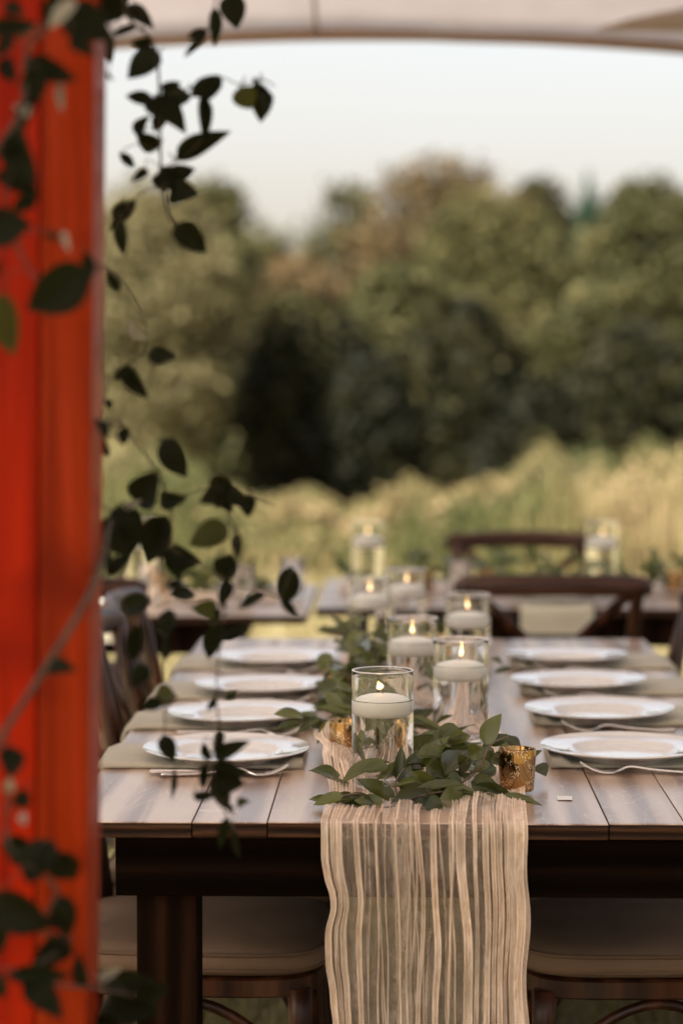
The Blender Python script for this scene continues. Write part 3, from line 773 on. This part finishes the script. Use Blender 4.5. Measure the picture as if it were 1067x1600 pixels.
STR += [(a, a + _rs.uniform(-.09, .09), _rs.uniform(.0022, .005), _rs.uniform(.3, .65)) for a in [_rs.uniform(.08, .8) for _ in range(11)]]
def runner(name, parent, width, pathf, nv, ns, seed, N=19):
    """pathf(v) -> (origin, across, normal, lift, length, hang); the cloth is bunched into strands with thin gauze between"""
    V = []; att = []
    SS = [k / (ns - 1) for k in range(ns)]; SA = np.array(SS)
    for j in range(nv):
        v = j / (nv - 1)
        o, ac, nm, lift, vl, hang = pathf(v)
        tt = max(0, min(1, (vl - 2.36) / .45)) if hang else 0.0
        g = np.zeros(ns)
        for k, (s0, s1, wd_, a_) in enumerate(STR):
            c = s0 + (s1 - s0) * tt + .018 * fbm(vl * 3.6, k * 3.7, seed, 2) * (1.6 if .15 < s0 < .8 else .5)
            ww = wd_ * (1.1 + .7 * fbm(vl * 7, k * 5.1, seed + 2, 2)); aa = a_ * (1.05 + .6 * fbm(vl * 5, k * 2.3, seed + 4, 2))
            fade = max(0, min(1, 1.1 + 1.6 * fbm(vl * 2.6, k * 9.1, seed + 6, 2))) if (wd_ < .008 and hang) else 1
            if wd_ >= .008:
                wx = wd_ * 1.25 * (1 + .3 * fbm(vl * 3, k * 5.1, seed + 2, 2))
                bx_ = np.exp(-np.abs((SA - c) / wx) ** 6)
                e1 = np.exp(-((SA - c - wx * .85) / .0032) ** 2); e2 = np.exp(-((SA - c + wx * .85) / .0032) ** 2)
                g = np.maximum(g, aa * (.50 * bx_ * (1 + .35 * fbm(vl * 9, k * 4.4, seed, 2)) + .55 * np.maximum(e1, e2 * .75)))
            else: g = np.maximum(g, aa * fade * np.exp(-((SA - c) / max(.0022, ww)) ** 2))
        for k, s_ in enumerate(SS):
            gk = min(1, float(g[k]))
            x = width * (s_ - .5) + .004 * fbm(s_ * 2.5, vl * 5, seed + 8, 2) + .008 * fbm(s_ * 1.5 + 9, vl * 1.6, seed, 2)
            x += (.013 * fbm(vl * 11, 2.2, seed + 1, 2) * max(0, 1 - s_ / .26) + .003 * math.sin(vl * 38) * max(0, (s_ - .85) / .15)) * hang
            zz = .003 + (.002 + .007 * hang) * gk + .0014 * gk * math.sin(2 * math.pi * 62 * s_ + 3 * fbm(s_ * 9, vl * 5, seed, 2)) + .0045 * fbm(s_ * 14, vl * 7, seed + 5, 3) * (.4 + hang) + .0010 * math.sin(vl * 140 + 9 * fbm(s_ * 14, vl * 6, 3, 2))
            x += (-.045 * math.exp(-((o.y - 3.95) / .09) ** 2) - .02 * math.exp(-((o.y - 3.66) / .06) ** 2)) * max(0, 1 - s_ / .45) if (lift and nv == 230) else 0
            mound = (.045 * math.exp(-((s_ - .04) / .14) ** 2 - ((o.y - 3.68) / .075) ** 2) + .05 * math.exp(-((s_ - .1) / .2) ** 2 - ((o.y - 3.97) / .09) ** 2)) * (1 + .5 * fbm(s_ * 12, vl * 16, 2, 2)) if (lift and nv == 230) else 0
            zz = max(zz, .0012) + mound + lift * max(0, fbm(s_ * 3.2, vl * 6, seed + 2, 3) + .25)
            V.append(o + ac * x + nm * zz); att.append(gk)
    Fc = [(j * ns + k, j * ns + k + 1, (j + 1) * ns + k + 1, (j + 1) * ns + k) for j in range(nv - 1) for k in range(ns - 1)]
    me = mesh(name, (V, Fc), M['gauze'], True)
    a = me.attributes.new('strand', 'FLOAT', 'POINT'); a.data.foreach_set('value', np.array(att, dtype=np.float32))
    return obj(name, me, parent)
RC = .033
def path_main(v):
    Lt, Lh, r = TYF - .08 - (TYN - .002), .62, .010
    s = v * (Lt + Lh)
    # denser sampling on the hanging part
    if v < .45: s = v / .45 * (Lt - .02)
    else: s = (Lt - .02) + (v - .45) / .55 * (Lh + .02)
    ac = Vector((1, 0, 0))
    if s < Lt: 
        y = TYF - .08 - s; lift = .022 * min(1, max(0, (y - TYN - .01) / .06))
        return Vector((RC + .02 * math.sin(y * 2.2) * min(1, (y - TYN) * 2), y, TZ + .0012)), ac, Vector((0, 0, 1)), lift, s, 0.0
    q = s - Lt; a = min(q / r, math.pi / 2)
    n_ = Vector((0, -math.sin(a), math.cos(a)))
    z = TZ + .0012 - r * (1 - math.cos(a)) - max(0, q - r * math.pi / 2)
    h = min(1, q / .1); k = 1 - .045 * min(1, q / .35)
    return Vector((RC + .004 * h + .012 * q, TYN - .002 - r * math.sin(a) * 1.0 + 0 * h, z)), ac * k, n_, 0.0, s, h
rn = runner('table_runner', None, .288, path_main, 230, 400, 5)
tag(rn, 'crinkled cream cheesecloth runner hanging off the near end of the front table', 'table runner')
def path_back(x0, x1, y):
    def f(v):
        x = x0 + (x1 - x0) * v
        return Vector((x, y, TZ + .0012)), Vector((0, 1, 0)), Vector((0, 0, 1)), .025, v * abs(x1 - x0), 0.0
    return f
tag(runner('table_runner', None, .26, path_back(-2.2, -.33, AY + .5), 70, 50, 8, 9), 'crumpled cream runner lying along the back left table', 'table runner')
tag(runner('table_runner', None, .26, path_back(-.18, 1.9, BY + .5), 70, 50, 9, 9), 'crumpled cream runner lying along the back right table', 'table runner')

# ------------------------------------------------------------------ vases with floating candles
def make_vase(H, r=.047, wl=.133):
    t_ = .0030; ri = r - t_
    gp = [(0, 0), (r - .004, 0), (r - .0012, .0012), (r, .004)] + [(r, z) for z in np.linspace(.01, H - .002, 8)] + [(r, H - .0012), (r - .0006, H - .0002), (r - t_ / 2, H), (ri + .0006, H - .0002), (ri, H - .0012)] + [(ri, z) for z in np.linspace(H - .01, wl, 5)]
    g = mesh('glass_vase', lathe(gp, 64), [M['glass'], M['rim']], True)
    for pg in g.polygons:
        if pg.center[2] > H - .00125: pg.material_index = 1
    wp = [(ri, wl)] + [(ri, z) for z in np.linspace(wl - .01, .014, 8)] + [(ri - .001, .0105), (ri - .004, .009), (0, .009)]
    side = lathe(wp[::-1], 64)
    top = lathe([(ri, wl), (ri - .0008, wl - .0012), (ri - .003, wl - .002), (.01, wl - .002), (0, wl - .002)], 64)
    V, Fc = join(side, top)
    wm = mesh('water', (V, Fc), [M['water_side'], M['water_top']], True)
    n1 = len(side[1]); idx = [0] * n1 + [1] * (len(Fc) - n1); wm.polygons.foreach_set('material_index', idx)
    return g, wm
cr = .0412
cp = [(0, -.025), (.012, -.0248), (.028, -.0235), (.0365, -.018), (.0402, -.006), (cr, .001), (.0402, .0035), (.036, .0058), (.025, .0088), (.012, .0105), (0, .0108)]
CDM = mesh('floating_candle', lathe(cp, 48), M['wax'], True)
WKM = mesh('wick', tube([(0, 0, .009), (.0004, 0, .015), (.0012, 0, .021)], .0009, 6), M['wick'], True)
FLP = [(0, 0), (.0022, .0015), (.0036, .0045), (.0038, .0075), (.0031, .0115), (.0018, .0165), (.0006, .021), (0, .0228)]
FLM = mesh('flame', lathe(FLP, 16), M['flame'], True)
GV = make_vase(.178); GV2 = make_vase(.215, .047, .165)
VASES = [(-.0262, 3.665, GV, .133, 'glass cylinder vase nearest the camera', 'in the nearest vase', .0),
         (.1035, 4.115, GV, .130, 'glass cylinder vase right of and behind the nearest one', 'in the second vase, right of the nearest', 0),
         (.0238, 4.49, GV, .130, 'glass cylinder vase third from the camera, behind the left green garland', 'in the third vase from the camera', 0),
         (.140, 4.99, GV, .130, 'glass cylinder vase fourth from the camera, on the right', 'in the fourth vase from the camera', 0),
         (-.069, 5.41, GV, .130, 'glass cylinder vase leftmost at the far end of the front table', 'in the leftmost far vase of the front table', 0),
         (.015, 5.66, GV, .130, 'glass cylinder vase farthest back on the front table', 'in the farthest vase of the front table', 0),
         (-.092, 6.95, GV2, .163, 'tall glass vase at the left end of the back right table', 'in the tall vase at the left end of the back table', 0),
         (-.75, 6.98, GV2, .163, 'tall glass vase on the back left table behind the vine leaves', 'in the tall vase behind the vine leaves', 0),
         (.578, 6.93, GV2, .163, 'tall glass vase on the back right table beside the chair backs', 'in the tall vase beside the far chair backs', 0)]
for i, (x, y, gm, wl, lab, clab, _) in enumerate(VASES):
    v_ = obj('glass_vase', gm[0], None, (x, y, TZ + .0052)); tag(v_, 'clear ' + lab, 'vase', 'glass vases of water with floating candles')
    obj('water', gm[1], v_)
    c = obj('floating_candle', CDM, None, (x + random.uniform(-.003, .003), y + random.uniform(-.003, .003), TZ + .0052 + (.1305 if gm is GV else .1625)), (R(random.uniform(-1, 1)), R(random.uniform(-1, 1)), random.uniform(0, 6)))
    tag(c, 'lit white floating candle ' + clab, 'candle', 'floating candles')
    obj('wick', WKM, c)
    fo = obj('flame', FLM, c, (.001, 0, .0165), (0, 0, 0))
    fo.rotation_euler = (0, R(random.uniform(-8, 8)), 0)
    if i == 0: fo.scale = (1.5, 1.5, .62); c.rotation_euler = (0, 0, 0); fo.rotation_euler = (0, R(-20), 0); fo.location = (-.002, 0, .017)
    else: fo.scale = (.95, .95, random.uniform(.75, 1.0))
# gold votives
vp = [(0, .0), (.0235, 0), (.0252, .0012), (.0258, .004), (.0268, .02), (.0278, .042), (.0287, .0625), (.0284, .0637), (.0274, .0637), (.0270, .0625), (.0262, .042), (.0252, .02), (.0243, .008), (.022, .006), (0, .006)]
VOM = mesh('votive_cup', lathe(vp, 48), M['gold'], True)
tlp = [(0, .0065), (.018, .0065), (.0185, .008), (.0185, .02), (.017, .021), (0, .0205)]
TLM = mesh('tealight', lathe(tlp, 24), M['wax'], True)
VOT = [(.1765, 3.63, 'speckled gold votive cup at the right front beside the green leaves', 'in the right front gold votive'),
       (-.087, 3.92, 'gold votive cup half hidden behind the nearest vase', 'in the gold votive behind the nearest vase'),
       (-.115, 4.62, 'gold votive cup among the garland leaves mid-table', 'in the mid-table gold votive'),
       (.085, 5.25, 'gold votive cup far along the front table', 'in the far gold votive'),
       (.07, 7.05, 'gold votive cup on the back right table left of the chair', 'in the gold votive left of the far chair'),
       (-.68, 6.86, 'gold votive cup on the back left table', 'in the back left gold votive'),
       (-.58, 7.05, 'gold votive cup between two others on the back left table', 'in the middle gold votive of the back left table'),
       (.25, 7.12, 'gold votive cup behind the far chair rail', 'in the gold votive behind the chair rail'),
       (.80, 7.05, 'gold votive cup at the right end of the back table', 'in the rightmost gold votive'),
       (-.46, 6.98, 'gold votive cup near the right end of the back left table', 'in the gold votive at the end of the back left table')]
for x, y, lab, cl in VOT:
    tag(obj('votive_cup', VOM, None, (x, y, TZ + .0048), (0, 0, random.uniform(0, 6))), lab, 'votive', 'gold mercury glass votive cups')
    tag(obj('tealight', TLM, None, (x, y, TZ + .005)), 'white tealight candle ' + cl, 'tealight', 'tealights in votive cups')

# clear tumblers on the back tables
gp = [(0, 0), (.026, 0), (.029, .002), (.030, .006), (.033, .055), (.036, .108), (.0352, .1095), (.0340, .108), (.0312, .055), (.0282, .012), (.024, .010), (0, .010)]
TBM = mesh('tumbler', lathe(gp, 32), M['glass'], True)
for x, y, lab in ((-.70, 6.72, 'clear glass tumbler on the back left table nearest the post'), (-.44, 6.70, 'clear glass tumbler mid way along the back left table'), (-.31, 6.95, 'clear glass tumbler at the right end of the back left table'), (.17, 6.86, 'clear glass tumbler on the back right table left of the chair'), (.84, 6.85, 'clear glass tumbler at the right edge on the back right table')):
    tag(obj('tumbler', TBM, None, (x, y, TZ + .0015)), lab, 'glass', 'glass tumblers on the back tables')
# ------------------------------------------------------------------ leaves
def leaf_mesh(name, mat, bend, cup, asym=0.0, wmul=1.0, twist=0.0):
    """unit leaf: base at origin, tip at (0,1,0), face +z, half width .5 at most (scaled by x)"""
    V, Fc = [], []; nu, nv = 9, 5
    for i in range(nu):
        s = i / (nu - 1)
        hw = .5 * wmul * (math.sin(math.pi * min(1, s ** .78)) ** .75 if 0 < s < 1 else 0.0) * (1 - .18 * s)
        if s > .8: hw *= 1 - .25 * (s - .8) / .2
        for j in range(nv):
            u = (j / (nv - 1) - .5) * 2
            x = u * hw + asym * math.sin(math.pi * s) * .3
            z = bend * (s * (1 - s)) * 1.0 + cup * abs(u) ** 1.3 * hw * 1.0 + .02 * math.sin(9 * s + 2 * u)
            a = twist * (s - .3) * u * hw
            V.append((x, s, z + a))
    for i in range(nu - 1):
        for j in range(nv - 1): Fc.append((i * nv + j, i * nv + j + 1, (i + 1) * nv + j + 1, (i + 1) * nv + j))
    return mesh(name, (V, Fc), mat, True)
def leafset(mat): return [leaf_mesh('leaf', mat, *a) for a in ((.35, .25), (.15, .5, .25), (.5, .15, -.2, 1.0, .3), (.05, .7, .1, .9, -.4), (.28, .4, -.3, 1.05, .2), (-.25, .35, .15))]
LS = leafset(M['leaf']); LV = leafset(M['vineleaf']); LP = leafset(M['paleleaf']); LG = leafset(M['garlandleaf']); LO = leafset(M['oliveleaf'])
def put_leaf(parent, base, tip, width, facing, lset, var=None):
    base, tip = Vector(base), Vector(tip); y = tip - base; L = y.length; y.normalize()
    z = Vector(facing); z = z - y * z.dot(y)
    if z.length < 1e-3: z = Vector((0.1, -1, .3)); z -= y * z.dot(y)
    z.normalize(); x = y.cross(z)
    m = lset[random.randrange(len(lset)) if var is None else var]
    o = bpy.data.objects.new('leaf', m); COL.objects.link(o); o.parent = parent
    mt = Matrix((x, y, z)).transposed().to_4x4(); mt.translation = base - parent.location
    o.matrix_basis = mt @ Matrix.Diagonal((width, L, (L + width) / 2, 1)); return o

# --- garland on the front table
gar = empty('leaf_garland', (.03, 3.45, TZ), 0, 'dark green leafy garland running down the middle of the front table', 'garland')
near = [(521, 1253, 482, 1249, 14), (537, 1243, 489, 1275, 18), (555, 1246, 516, 1277, 18), (585, 1260, 530, 1275, 22), (599, 1257, 553, 1251, 20),
        (618, 1250, 556, 1217, 24), (607, 1197, 562, 1205, 18), (622, 1222, 627, 1165, 17), (632, 1240, 641, 1195, 20), (642, 1205, 692, 1246, 34),
        (674, 1254, 609, 1281, 42), (685, 1250, 762, 1280, 38), (690, 1253, 664, 1297, 24), (696, 1260, 698, 1306, 13), (738, 1228, 805, 1267, 15),
        (783, 1243, 847, 1262, 12), (757, 1165, 783, 1115, 24), (762, 1163, 800, 1150, 16), (790, 1152, 813, 1176, 20), (758, 1165, 763, 1190, 20),
        (752, 1170, 731, 1184, 24), (722, 1143, 677, 1166, 34), (708, 1170, 650, 1178, 18), (680, 1187, 710, 1207, 28), (838, 1195, 853, 1213, 20),
        (735, 1222, 780, 1230, 28), (765, 1192, 738, 1208, 17), (640, 1210, 660, 1170, 24), (700, 1200, 660, 1215, 28), (720, 1215, 690, 1228, 26),
        (745, 1205, 775, 1200, 24), (655, 1225, 700, 1228, 26), (735, 1240, 700, 1258, 26), (775, 1250, 745, 1268, 22),
        (650, 1180, 690, 1185, 24), (700, 1160, 735, 1150, 22), (680, 1165, 700, 1140, 22)]
for q in near:
    dd = 3.5 + (1255 - (q[1] + q[3]) / 2) * .0012 + random.uniform(-.02, .02)
    if q[0] >= 785 and q[1] < 1200: dd = 3.72
    sl = random.uniform(-.02, .02)
    a, b2 = P(q[0], q[1], dd), P(q[2], q[3], dd + sl)
    for p_ in (a, b2):
        if p_.y > TYN - .015: p_.z = max(p_.z, TZ + .006)
    put_leaf(gar, a, b2, q[4] / F * dd * 1.3, (random.uniform(-.5, .5), -.75, random.uniform(.35, .9)), LS)
mids = [(519, 1127, 495, 1165, 17, 3.98), (500, 1122, 462, 1147, 14, 4.0), (531, 1142, 515, 1166, 13, 3.95), (475, 1120, 427, 1116, 24, 4.02), (470, 1130, 430, 1140, 20, 4.0),
        (560, 985, 548, 1020, 26, 4.75), (515, 1020, 500, 1048, 26, 4.7), (530, 1015, 560, 1000, 24, 4.8), (545, 1040, 520, 1075, 30, 4.5), (570, 1010, 545, 1050, 30, 4.6),
        (520, 1060, 500, 1090, 28, 4.35), (545, 1085, 510, 1110, 30, 4.2), (800, 1045, 770, 1052, 14, 4.75), (785, 1040, 765, 1030, 14, 4.8)]
for (a0, b0, a1, b1, w_, dd) in mids:
    a, b2 = P(a0, b0, dd), P(a1, b1, dd - .02)
    a.z = max(a.z, TZ + .008); b2.z = max(b2.z, TZ + .006)
    put_leaf(gar, a, b2, w_ / F * dd * 1.1, (random.uniform(-.5, .5), -.7, .8), LS)
def spine(y):
    return float(np.interp(y, [3.45, 3.6, 3.8, 4.0, 4.3, 4.7, 5.1, 5.5, 5.8], [.10, .08, .06, -.03, -.085, -.085, -.06, .05, .06])), float(np.interp(y, [3.45, 3.6, 4.0, 4.3, 4.8, 5.2, 5.8], [.035, .055, .05, .07, .115, .08, .04]))
def ok_spot(x, y):
    for (vx, vy, *_r) in VASES[:6]:
        if (x - vx) ** 2 + (y - vy) ** 2 < .058 ** 2: return False
    for (vx, vy, *_r) in VOT:
        if (x - vx) ** 2 + (y - vy) ** 2 < .036 ** 2: return False
    return True
cnt = 0
while cnt < 215:
    y = random.choice([random.uniform(3.48, 3.78), random.uniform(3.5, 5.8), random.uniform(4.0, 5.1), random.uniform(4.0, 5.1)])
    sx, hh = spine(y); spread = .10 if y < 3.75 else .055
    x = sx + random.gauss(0, spread * .7); z = TZ + .008 + hh * random.random()
    ln = random.uniform(.035, .105); a = random.uniform(0, 6.283); el = random.uniform(-.4, .6)
    tip = Vector((x + ln * math.cos(a) * math.cos(el), y + ln * math.sin(a) * math.cos(el), z + ln * math.sin(el)))
    if tip.z < TZ + .006: tip.z = TZ + .006
    if not (ok_spot(x, y) and ok_spot(tip.x, tip.y) and ok_spot((x + tip.x) / 2, (y + tip.y) / 2)): continue
    if (x > .115 or tip.x > .13) and y < 3.66: continue
    if tip.y < 3.44 or not (-.2 < tip.x < .24): continue
    put_leaf(gar, (x, y, z), tip, ln * random.uniform(.28, .42), (random.gauss(0, .5), random.gauss(-.3, .4), 1), LS); cnt += 1
# woody stems of the garland
def gstem(pts): return tube(smooth_path([Vector(p) - gar.location for p in pts], 4), .0016, 5)
sp1 = [(spine(y)[0] + .015 * math.sin(y * 17), y, TZ + .012 + spine(y)[1] * .35) for y in np.arange(3.5, 5.8, .12) if ok_spot(spine(y)[0] + .015 * math.sin(y * 17), y)]
mk('stem', join(gstem(sp1), gstem([P(520, 1250, 3.5), P(560, 1240, 3.5), P(600, 1262, 3.5), P(650, 1245, 3.5), P(700, 1235, 3.52)]),
                gstem([P(625, 1255, 3.5), P(617, 1225, 3.52), P(632, 1200, 3.53)]), gstem([P(700, 1235, 3.52), P(745, 1205, 3.53), P(765, 1165, 3.53), P(795, 1150, 3.53)])), M['twig'], gar, True)

# --- garlands on the tables behind
for x0, x1, yy, lab, nn in ((-1.25, -.36, AY + .52, 'loose green garland lying along the back left table', 130), (-.17, 1.15, BY + .5, 'loose green garland lying along the back right table', 170)):
    g2 = empty('leaf_garland', ((x0 + x1) / 2, yy, TZ), 0, lab, 'garland')
    for k in range(nn):
        x = random.uniform(x0, x1); y = yy + random.gauss(0, .05); z = TZ + .012 + .09 * random.random() ** 1.5
        if any((x - q[0]) ** 2 + (y - q[1]) ** 2 < .075 ** 2 for q in VASES[6:]): continue
        ln = random.uniform(.05, .09); a = random.uniform(0, 6.283); el = random.uniform(-.2, .9)
        tip = (x + ln * math.cos(a) * math.cos(el), y + ln * math.sin(a) * math.cos(el), max(TZ + .01, z + ln * math.sin(el)))
        put_leaf(g2, (x, y, z), tip, ln * random.uniform(.35, .5), (random.gauss(0, .5), random.gauss(-.3, .4), 1), LG)
    mk('stem', tube(smooth_path([(x - (x0 + x1) / 2, .03 * math.sin(x * 9), .02 + .015 * math.sin(x * 14)) for x in np.linspace(x0, x1, 12)], 3), .002, 5), M['twig'], g2, True)

# ------------------------------------------------------------------ red post with vine
PD = 2.42
pc = P(144, 600, PD)
post = empty('wooden_post', (pc.x, PD, 0), R(1.1), 'red and orange stained wooden post wrapped in vine at the left edge', 'post')
lean = R(.75)
pw = .140
def leaned(vf): 
    V, Fc = vf; k = math.tan(lean)
    return [(p[0] + (p[2] - 1.38) * k, p[1], p[2]) for p in V], Fc
mk('board', leaned(box(-.052, 0, 0, .115, 0, 3.3, .003)), M['post_orange'], post)
mk('board', leaned(box(-.140, -.0535, -.001, .114, 0, 3.3, .003)), M['post_red'], post)

def vine(label, leaves, stems, loc, extra=16):
    e = empty('leafy_vine', loc, 0, label, 'vine', 'vine strands on the red post')
    for q in leaves:
        a0, b0, a1, b1, w_ = q[:5]; dd = q[5] if len(q) > 5 and q[5] else (2.30 if min(a0, a1) < 150 and max(a0, a1) < 200 else 2.74)
        dd += random.uniform(-.03, .03)
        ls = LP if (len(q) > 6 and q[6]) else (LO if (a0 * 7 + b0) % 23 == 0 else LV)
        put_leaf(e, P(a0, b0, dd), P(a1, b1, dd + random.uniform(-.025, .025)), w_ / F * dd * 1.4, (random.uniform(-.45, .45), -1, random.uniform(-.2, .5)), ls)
    tv = []; sp_all = []
    for pts, r in stems:
        pp_ = smooth_path([P(a, b, d) - e.location for a, b, d in pts], 4); sp_all += smooth_path(pp_, 3)
        tv.append(tube(pp_, r, 6))
    for k in range(extra):
        q_ = random.choice(sp_all) + e.location; ln = random.uniform(.022, .05)
        dr_ = Vector((random.gauss(0, 1), random.gauss(0, .5), random.gauss(-.4, .7))).normalized()
        put_leaf(e, q_, q_ + dr_ * ln, ln * random.uniform(.38, .62), (random.uniform(-.6, .6), -1, random.uniform(-.4, .6)), LV)
    for o in [c for c in e.children if c.name.startswith('leaf')]:      # leaf stalks
        b0_ = o.matrix_basis.translation; q_ = min(sp_all, key=lambda p: (p - b0_).length)
        if .004 < (q_ - b0_).length < .16:
            md_ = q_.lerp(b0_, .5) + Vector((random.gauss(0, .006), random.gauss(0, .006), .01))
            tv.append(tube(smooth_path([q_, md_, b0_], 3), .0006, 5))
    mk('stem', join(*tv), M['vinetwig'], e, True)
D2 = 2.74
vine('upper vine strand hanging from the post against the sky',
     [(191, 11, 241, 46, 26), (195, -20, 178, 28, 22), (357, -8, 371, 47, 31), (323, 52, 287, 91, 11), (246, 82, 199, 124, 34), (225, 160, 291, 209, 38), (240, 158, 196, 150, 18), (248, 232, 212, 206, 24),
      (300, 152, 344, 117, 23), (316, 150, 320, 224, 20), (274, 250, 361, 205, 29), (375, 135, 392, 171, 32), (413, 139, 413, 186, 18), (405, 128, 395, 122, 6), (248, 270, 258, 302, 24), (267, 300, 313, 304, 34),
      (213, 311, 170, 362, 15), (272, 352, 323, 395, 36), (186, 240, 211, 262, 13), (175, 340, 198, 310, 10),
      (-10, 45, 60, 36, 27), (98, 18, 178, 62, 50), (172, 52, 173, 102, 14), (170, 112, 178, 126, 9, 2.6), (42, 92, 122, 126, 30), (66, 108, 42, 167, 34), (25, 198, 62, 287, 46), (-10, 278, 62, 302, 40), (-15, 362, 50, 350, 50),
      (140, 418, 42, 484, 56), (132, 392, 140, 445, 18), (4, 455, 22, 557, 42), (168, 422, 187, 456, 13), (70, 365, 100, 375, 9), (0, 405, -8, 440, 16), (100, 362, 110, 395, 9, 2.3, 1), (97, 130, 98, 178, 10, 2.3, 1),
      (30, 165, 45, 185, 22, 2.28, 1), (5, 10, 40, 20, 20), (150, -10, 175, 40, 34, 2.5), (165, 5, 190, 30, 26, 2.6), (60, 150, 30, 215, 26), (110, 60, 150, 90, 22), (215, 215, 235, 180, 18), (262, 170, 240, 205, 20), (230, 265, 205, 285, 12), (60, 300, 20, 330, 22), (5, 90, 25, 130, 24), (0, 235, 20, 250, 18), (60, 40, 30, 62, 16), (20, 60, -5, 90, 20), (118, 0, 78, 45, 22, 2.26, 1)],
     [([(125, -30, 2.28), (100, 20, 2.28), (45, 75, 2.29), (38, 160, 2.28), (10, 215, 2.28), (-30, 260, 2.3)], .0028), ([(38, 165, 2.28), (20, 250, 2.29), (10, 330, 2.29), (35, 400, 2.3), (60, 440, 2.3)], .0017),
      ([(200, -40, 2.55), (195, 20, 2.65), (235, 60, D2), (246, 90, D2), (250, 165, D2), (252, 260, D2), (262, 330, D2), (275, 352, D2)], .0016), ([(246, 150, D2), (290, 140, D2), (340, 120, D2), (375, 132, D2), (410, 125, D2), (430, 135, D2)], .0008),
      ([(345, -30, D2), (330, 30, D2), (322, 55, D2)], .0009), ([(318, 215, D2), (290, 245, D2), (262, 258, D2)], .0009), ([(258, 290, D2), (225, 300, D2), (205, 320, D2), (180, 355, D2)], .0009),
      ([(140, 415, 2.36), (165, 418, 2.5), (190, 440, 2.6), (210, 470, 2.68), (230, 510, D2)], .0012)],
     P(150, 200, 2.4))
vine('middle vine strand with dark round leaves spreading right of the post',
     [(203, 503, 232, 531, 18, None, 1), (232, 553, 278, 558, 22), (180, 594, 205, 566, 11), (162, 625, 175, 640, 12), (160, 680, 170, 715, 12), (158, 668, 166, 682, 12, 2.6, 1),
      (255, 685, 293, 747, 36), (215, 788, 249, 735, 42), (250, 781, 294, 777, 27), (180, 798, 202, 874, 50), (178, 810, 222, 850, 40), (183, 806, 225, 780, 10, 2.7, 1), (262, 805, 230, 882, 44), (265, 862, 316, 878, 38), (267, 862, 282, 908, 26),
      (356, 820, 295, 852, 34), (362, 866, 350, 910, 34), (370, 832, 373, 876, 13), (336, 765, 311, 785, 20), (358, 744, 330, 777, 28), (345, 770, 340, 795, 16), (395, 772, 386, 808, 26), (455, 884, 443, 947, 28),
      (236, 940, 188, 952, 28), (340, 955, 298, 950, 25), (345, 953, 330, 978, 18), (348, 975, 325, 1031, 26, None, 0), (350, 997, 385, 980, 15), (160, 640, 163, 655, 8), (165, 855, 170, 890, 14)],
     [([(230, 510, D2), (228, 545, D2), (205, 565, D2), (190, 585, D2)], .0009), ([(150, 655, 2.45), (175, 660, 2.55), (200, 672, 2.62), (240, 730, 2.7), (262, 775, D2), (270, 810, D2), (262, 850, D2), (310, 880, D2), (355, 905, D2)], .0013),
      ([(150, 780, 2.5), (180, 800, 2.65), (215, 790, D2), (255, 782, D2), (300, 770, D2), (340, 760, D2), (395, 775, D2), (430, 790, D2)], .0010),
      ([(340, 760, D2), (355, 800, D2), (372, 850, D2), (358, 905, D2), (352, 950, D2), (345, 1000, D2), (340, 1045, D2)], .0011), ([(330, 910, D2), (390, 920, D2), (440, 935, D2)], .0007),
      ([(-20, 1185, 2.30), (60, 1062, 2.31), (120, 965, 2.33), (150, 905, 2.40), (165, 860, 2.5)], .0034), ([(165, 860, 2.5), (170, 830, 2.58), (180, 800, 2.65)], .0022), ([(262, 905, D2), (262, 940, D2), (236, 945, D2)], .0006)],
     P(150, 750, 2.45))
vine('lower vine strand trailing over the table corner and post foot',
     [(278, 1090, 242, 1086, 30), (232, 1040, 205, 1075, 24, 2.55), (255, 1148, 272, 1192, 22), (272, 1200, 268, 1250, 8), (335, 1185, 392, 1158, 19), (345, 1140, 336, 1185, 13), (335, 1205, 383, 1226, 32), (320, 1190, 317, 1234, 13), (318, 1160, 330, 1190, 12), (302, 1245, 341, 1240, 13),
      (372, 1260, 391, 1252, 13), (355, 1255, 366, 1275, 8), (365, 1288, 375, 1342, 11), (338, 1085, 325, 1110, 9), (350, 1090, 372, 1080, 9),
      (20, 1166, 18, 1217, 34), (18, 1215, 14, 1240, 14, 2.3, 1), (46, 1238, 18, 1258, 24), (35, 1270, 40, 1290, 12, 2.3, 1), (4, 1310, 44, 1331, 29), (80, 1311, 44, 1384, 50), (85, 1330, 118, 1374, 42), (-10, 1398, 78, 1452, 56), (94, 1396, 105, 1467, 33),
      (114, 1470, 47, 1513, 34), (10, 1525, 113, 1525, 28), (35, 1538, 99, 1592, 34), (-10, 1520, 10, 1560, 24), (150, 1532, 192, 1511, 16, 2.5, 1), (160, 1540, 244, 1530, 30, 2.6), (165, 1570, 250, 1582, 42, 2.6), (150, 1590, 200, 1620, 30, 2.5), (10, 1440, -10, 1500, 24)],
     [([(340, 1045, D2), (338, 1090, D2), (342, 1140, D2), (330, 1185, D2), (335, 1230, D2), (352, 1270, D2), (368, 1300, D2)], .0010), ([(262, 1000, 2.62), (250, 1060, 2.66), (258, 1120, 2.7), (256, 1150, 2.7)], .0007), ([(165, 900, 2.5), (200, 960, 2.55), (245, 985, 2.6), (262, 1000, 2.62)], .0008),
      ([(-20, 1150, 2.29), (15, 1190, 2.29), (10, 1300, 2.29), (30, 1340, 2.29), (90, 1390, 2.3), (60, 1450, 2.3), (110, 1475, 2.31), (30, 1525, 2.3), (100, 1540, 2.33), (160, 1545, 2.5), (220, 1560, 2.6)], .0018)],
     P(150, 1300, 2.45))
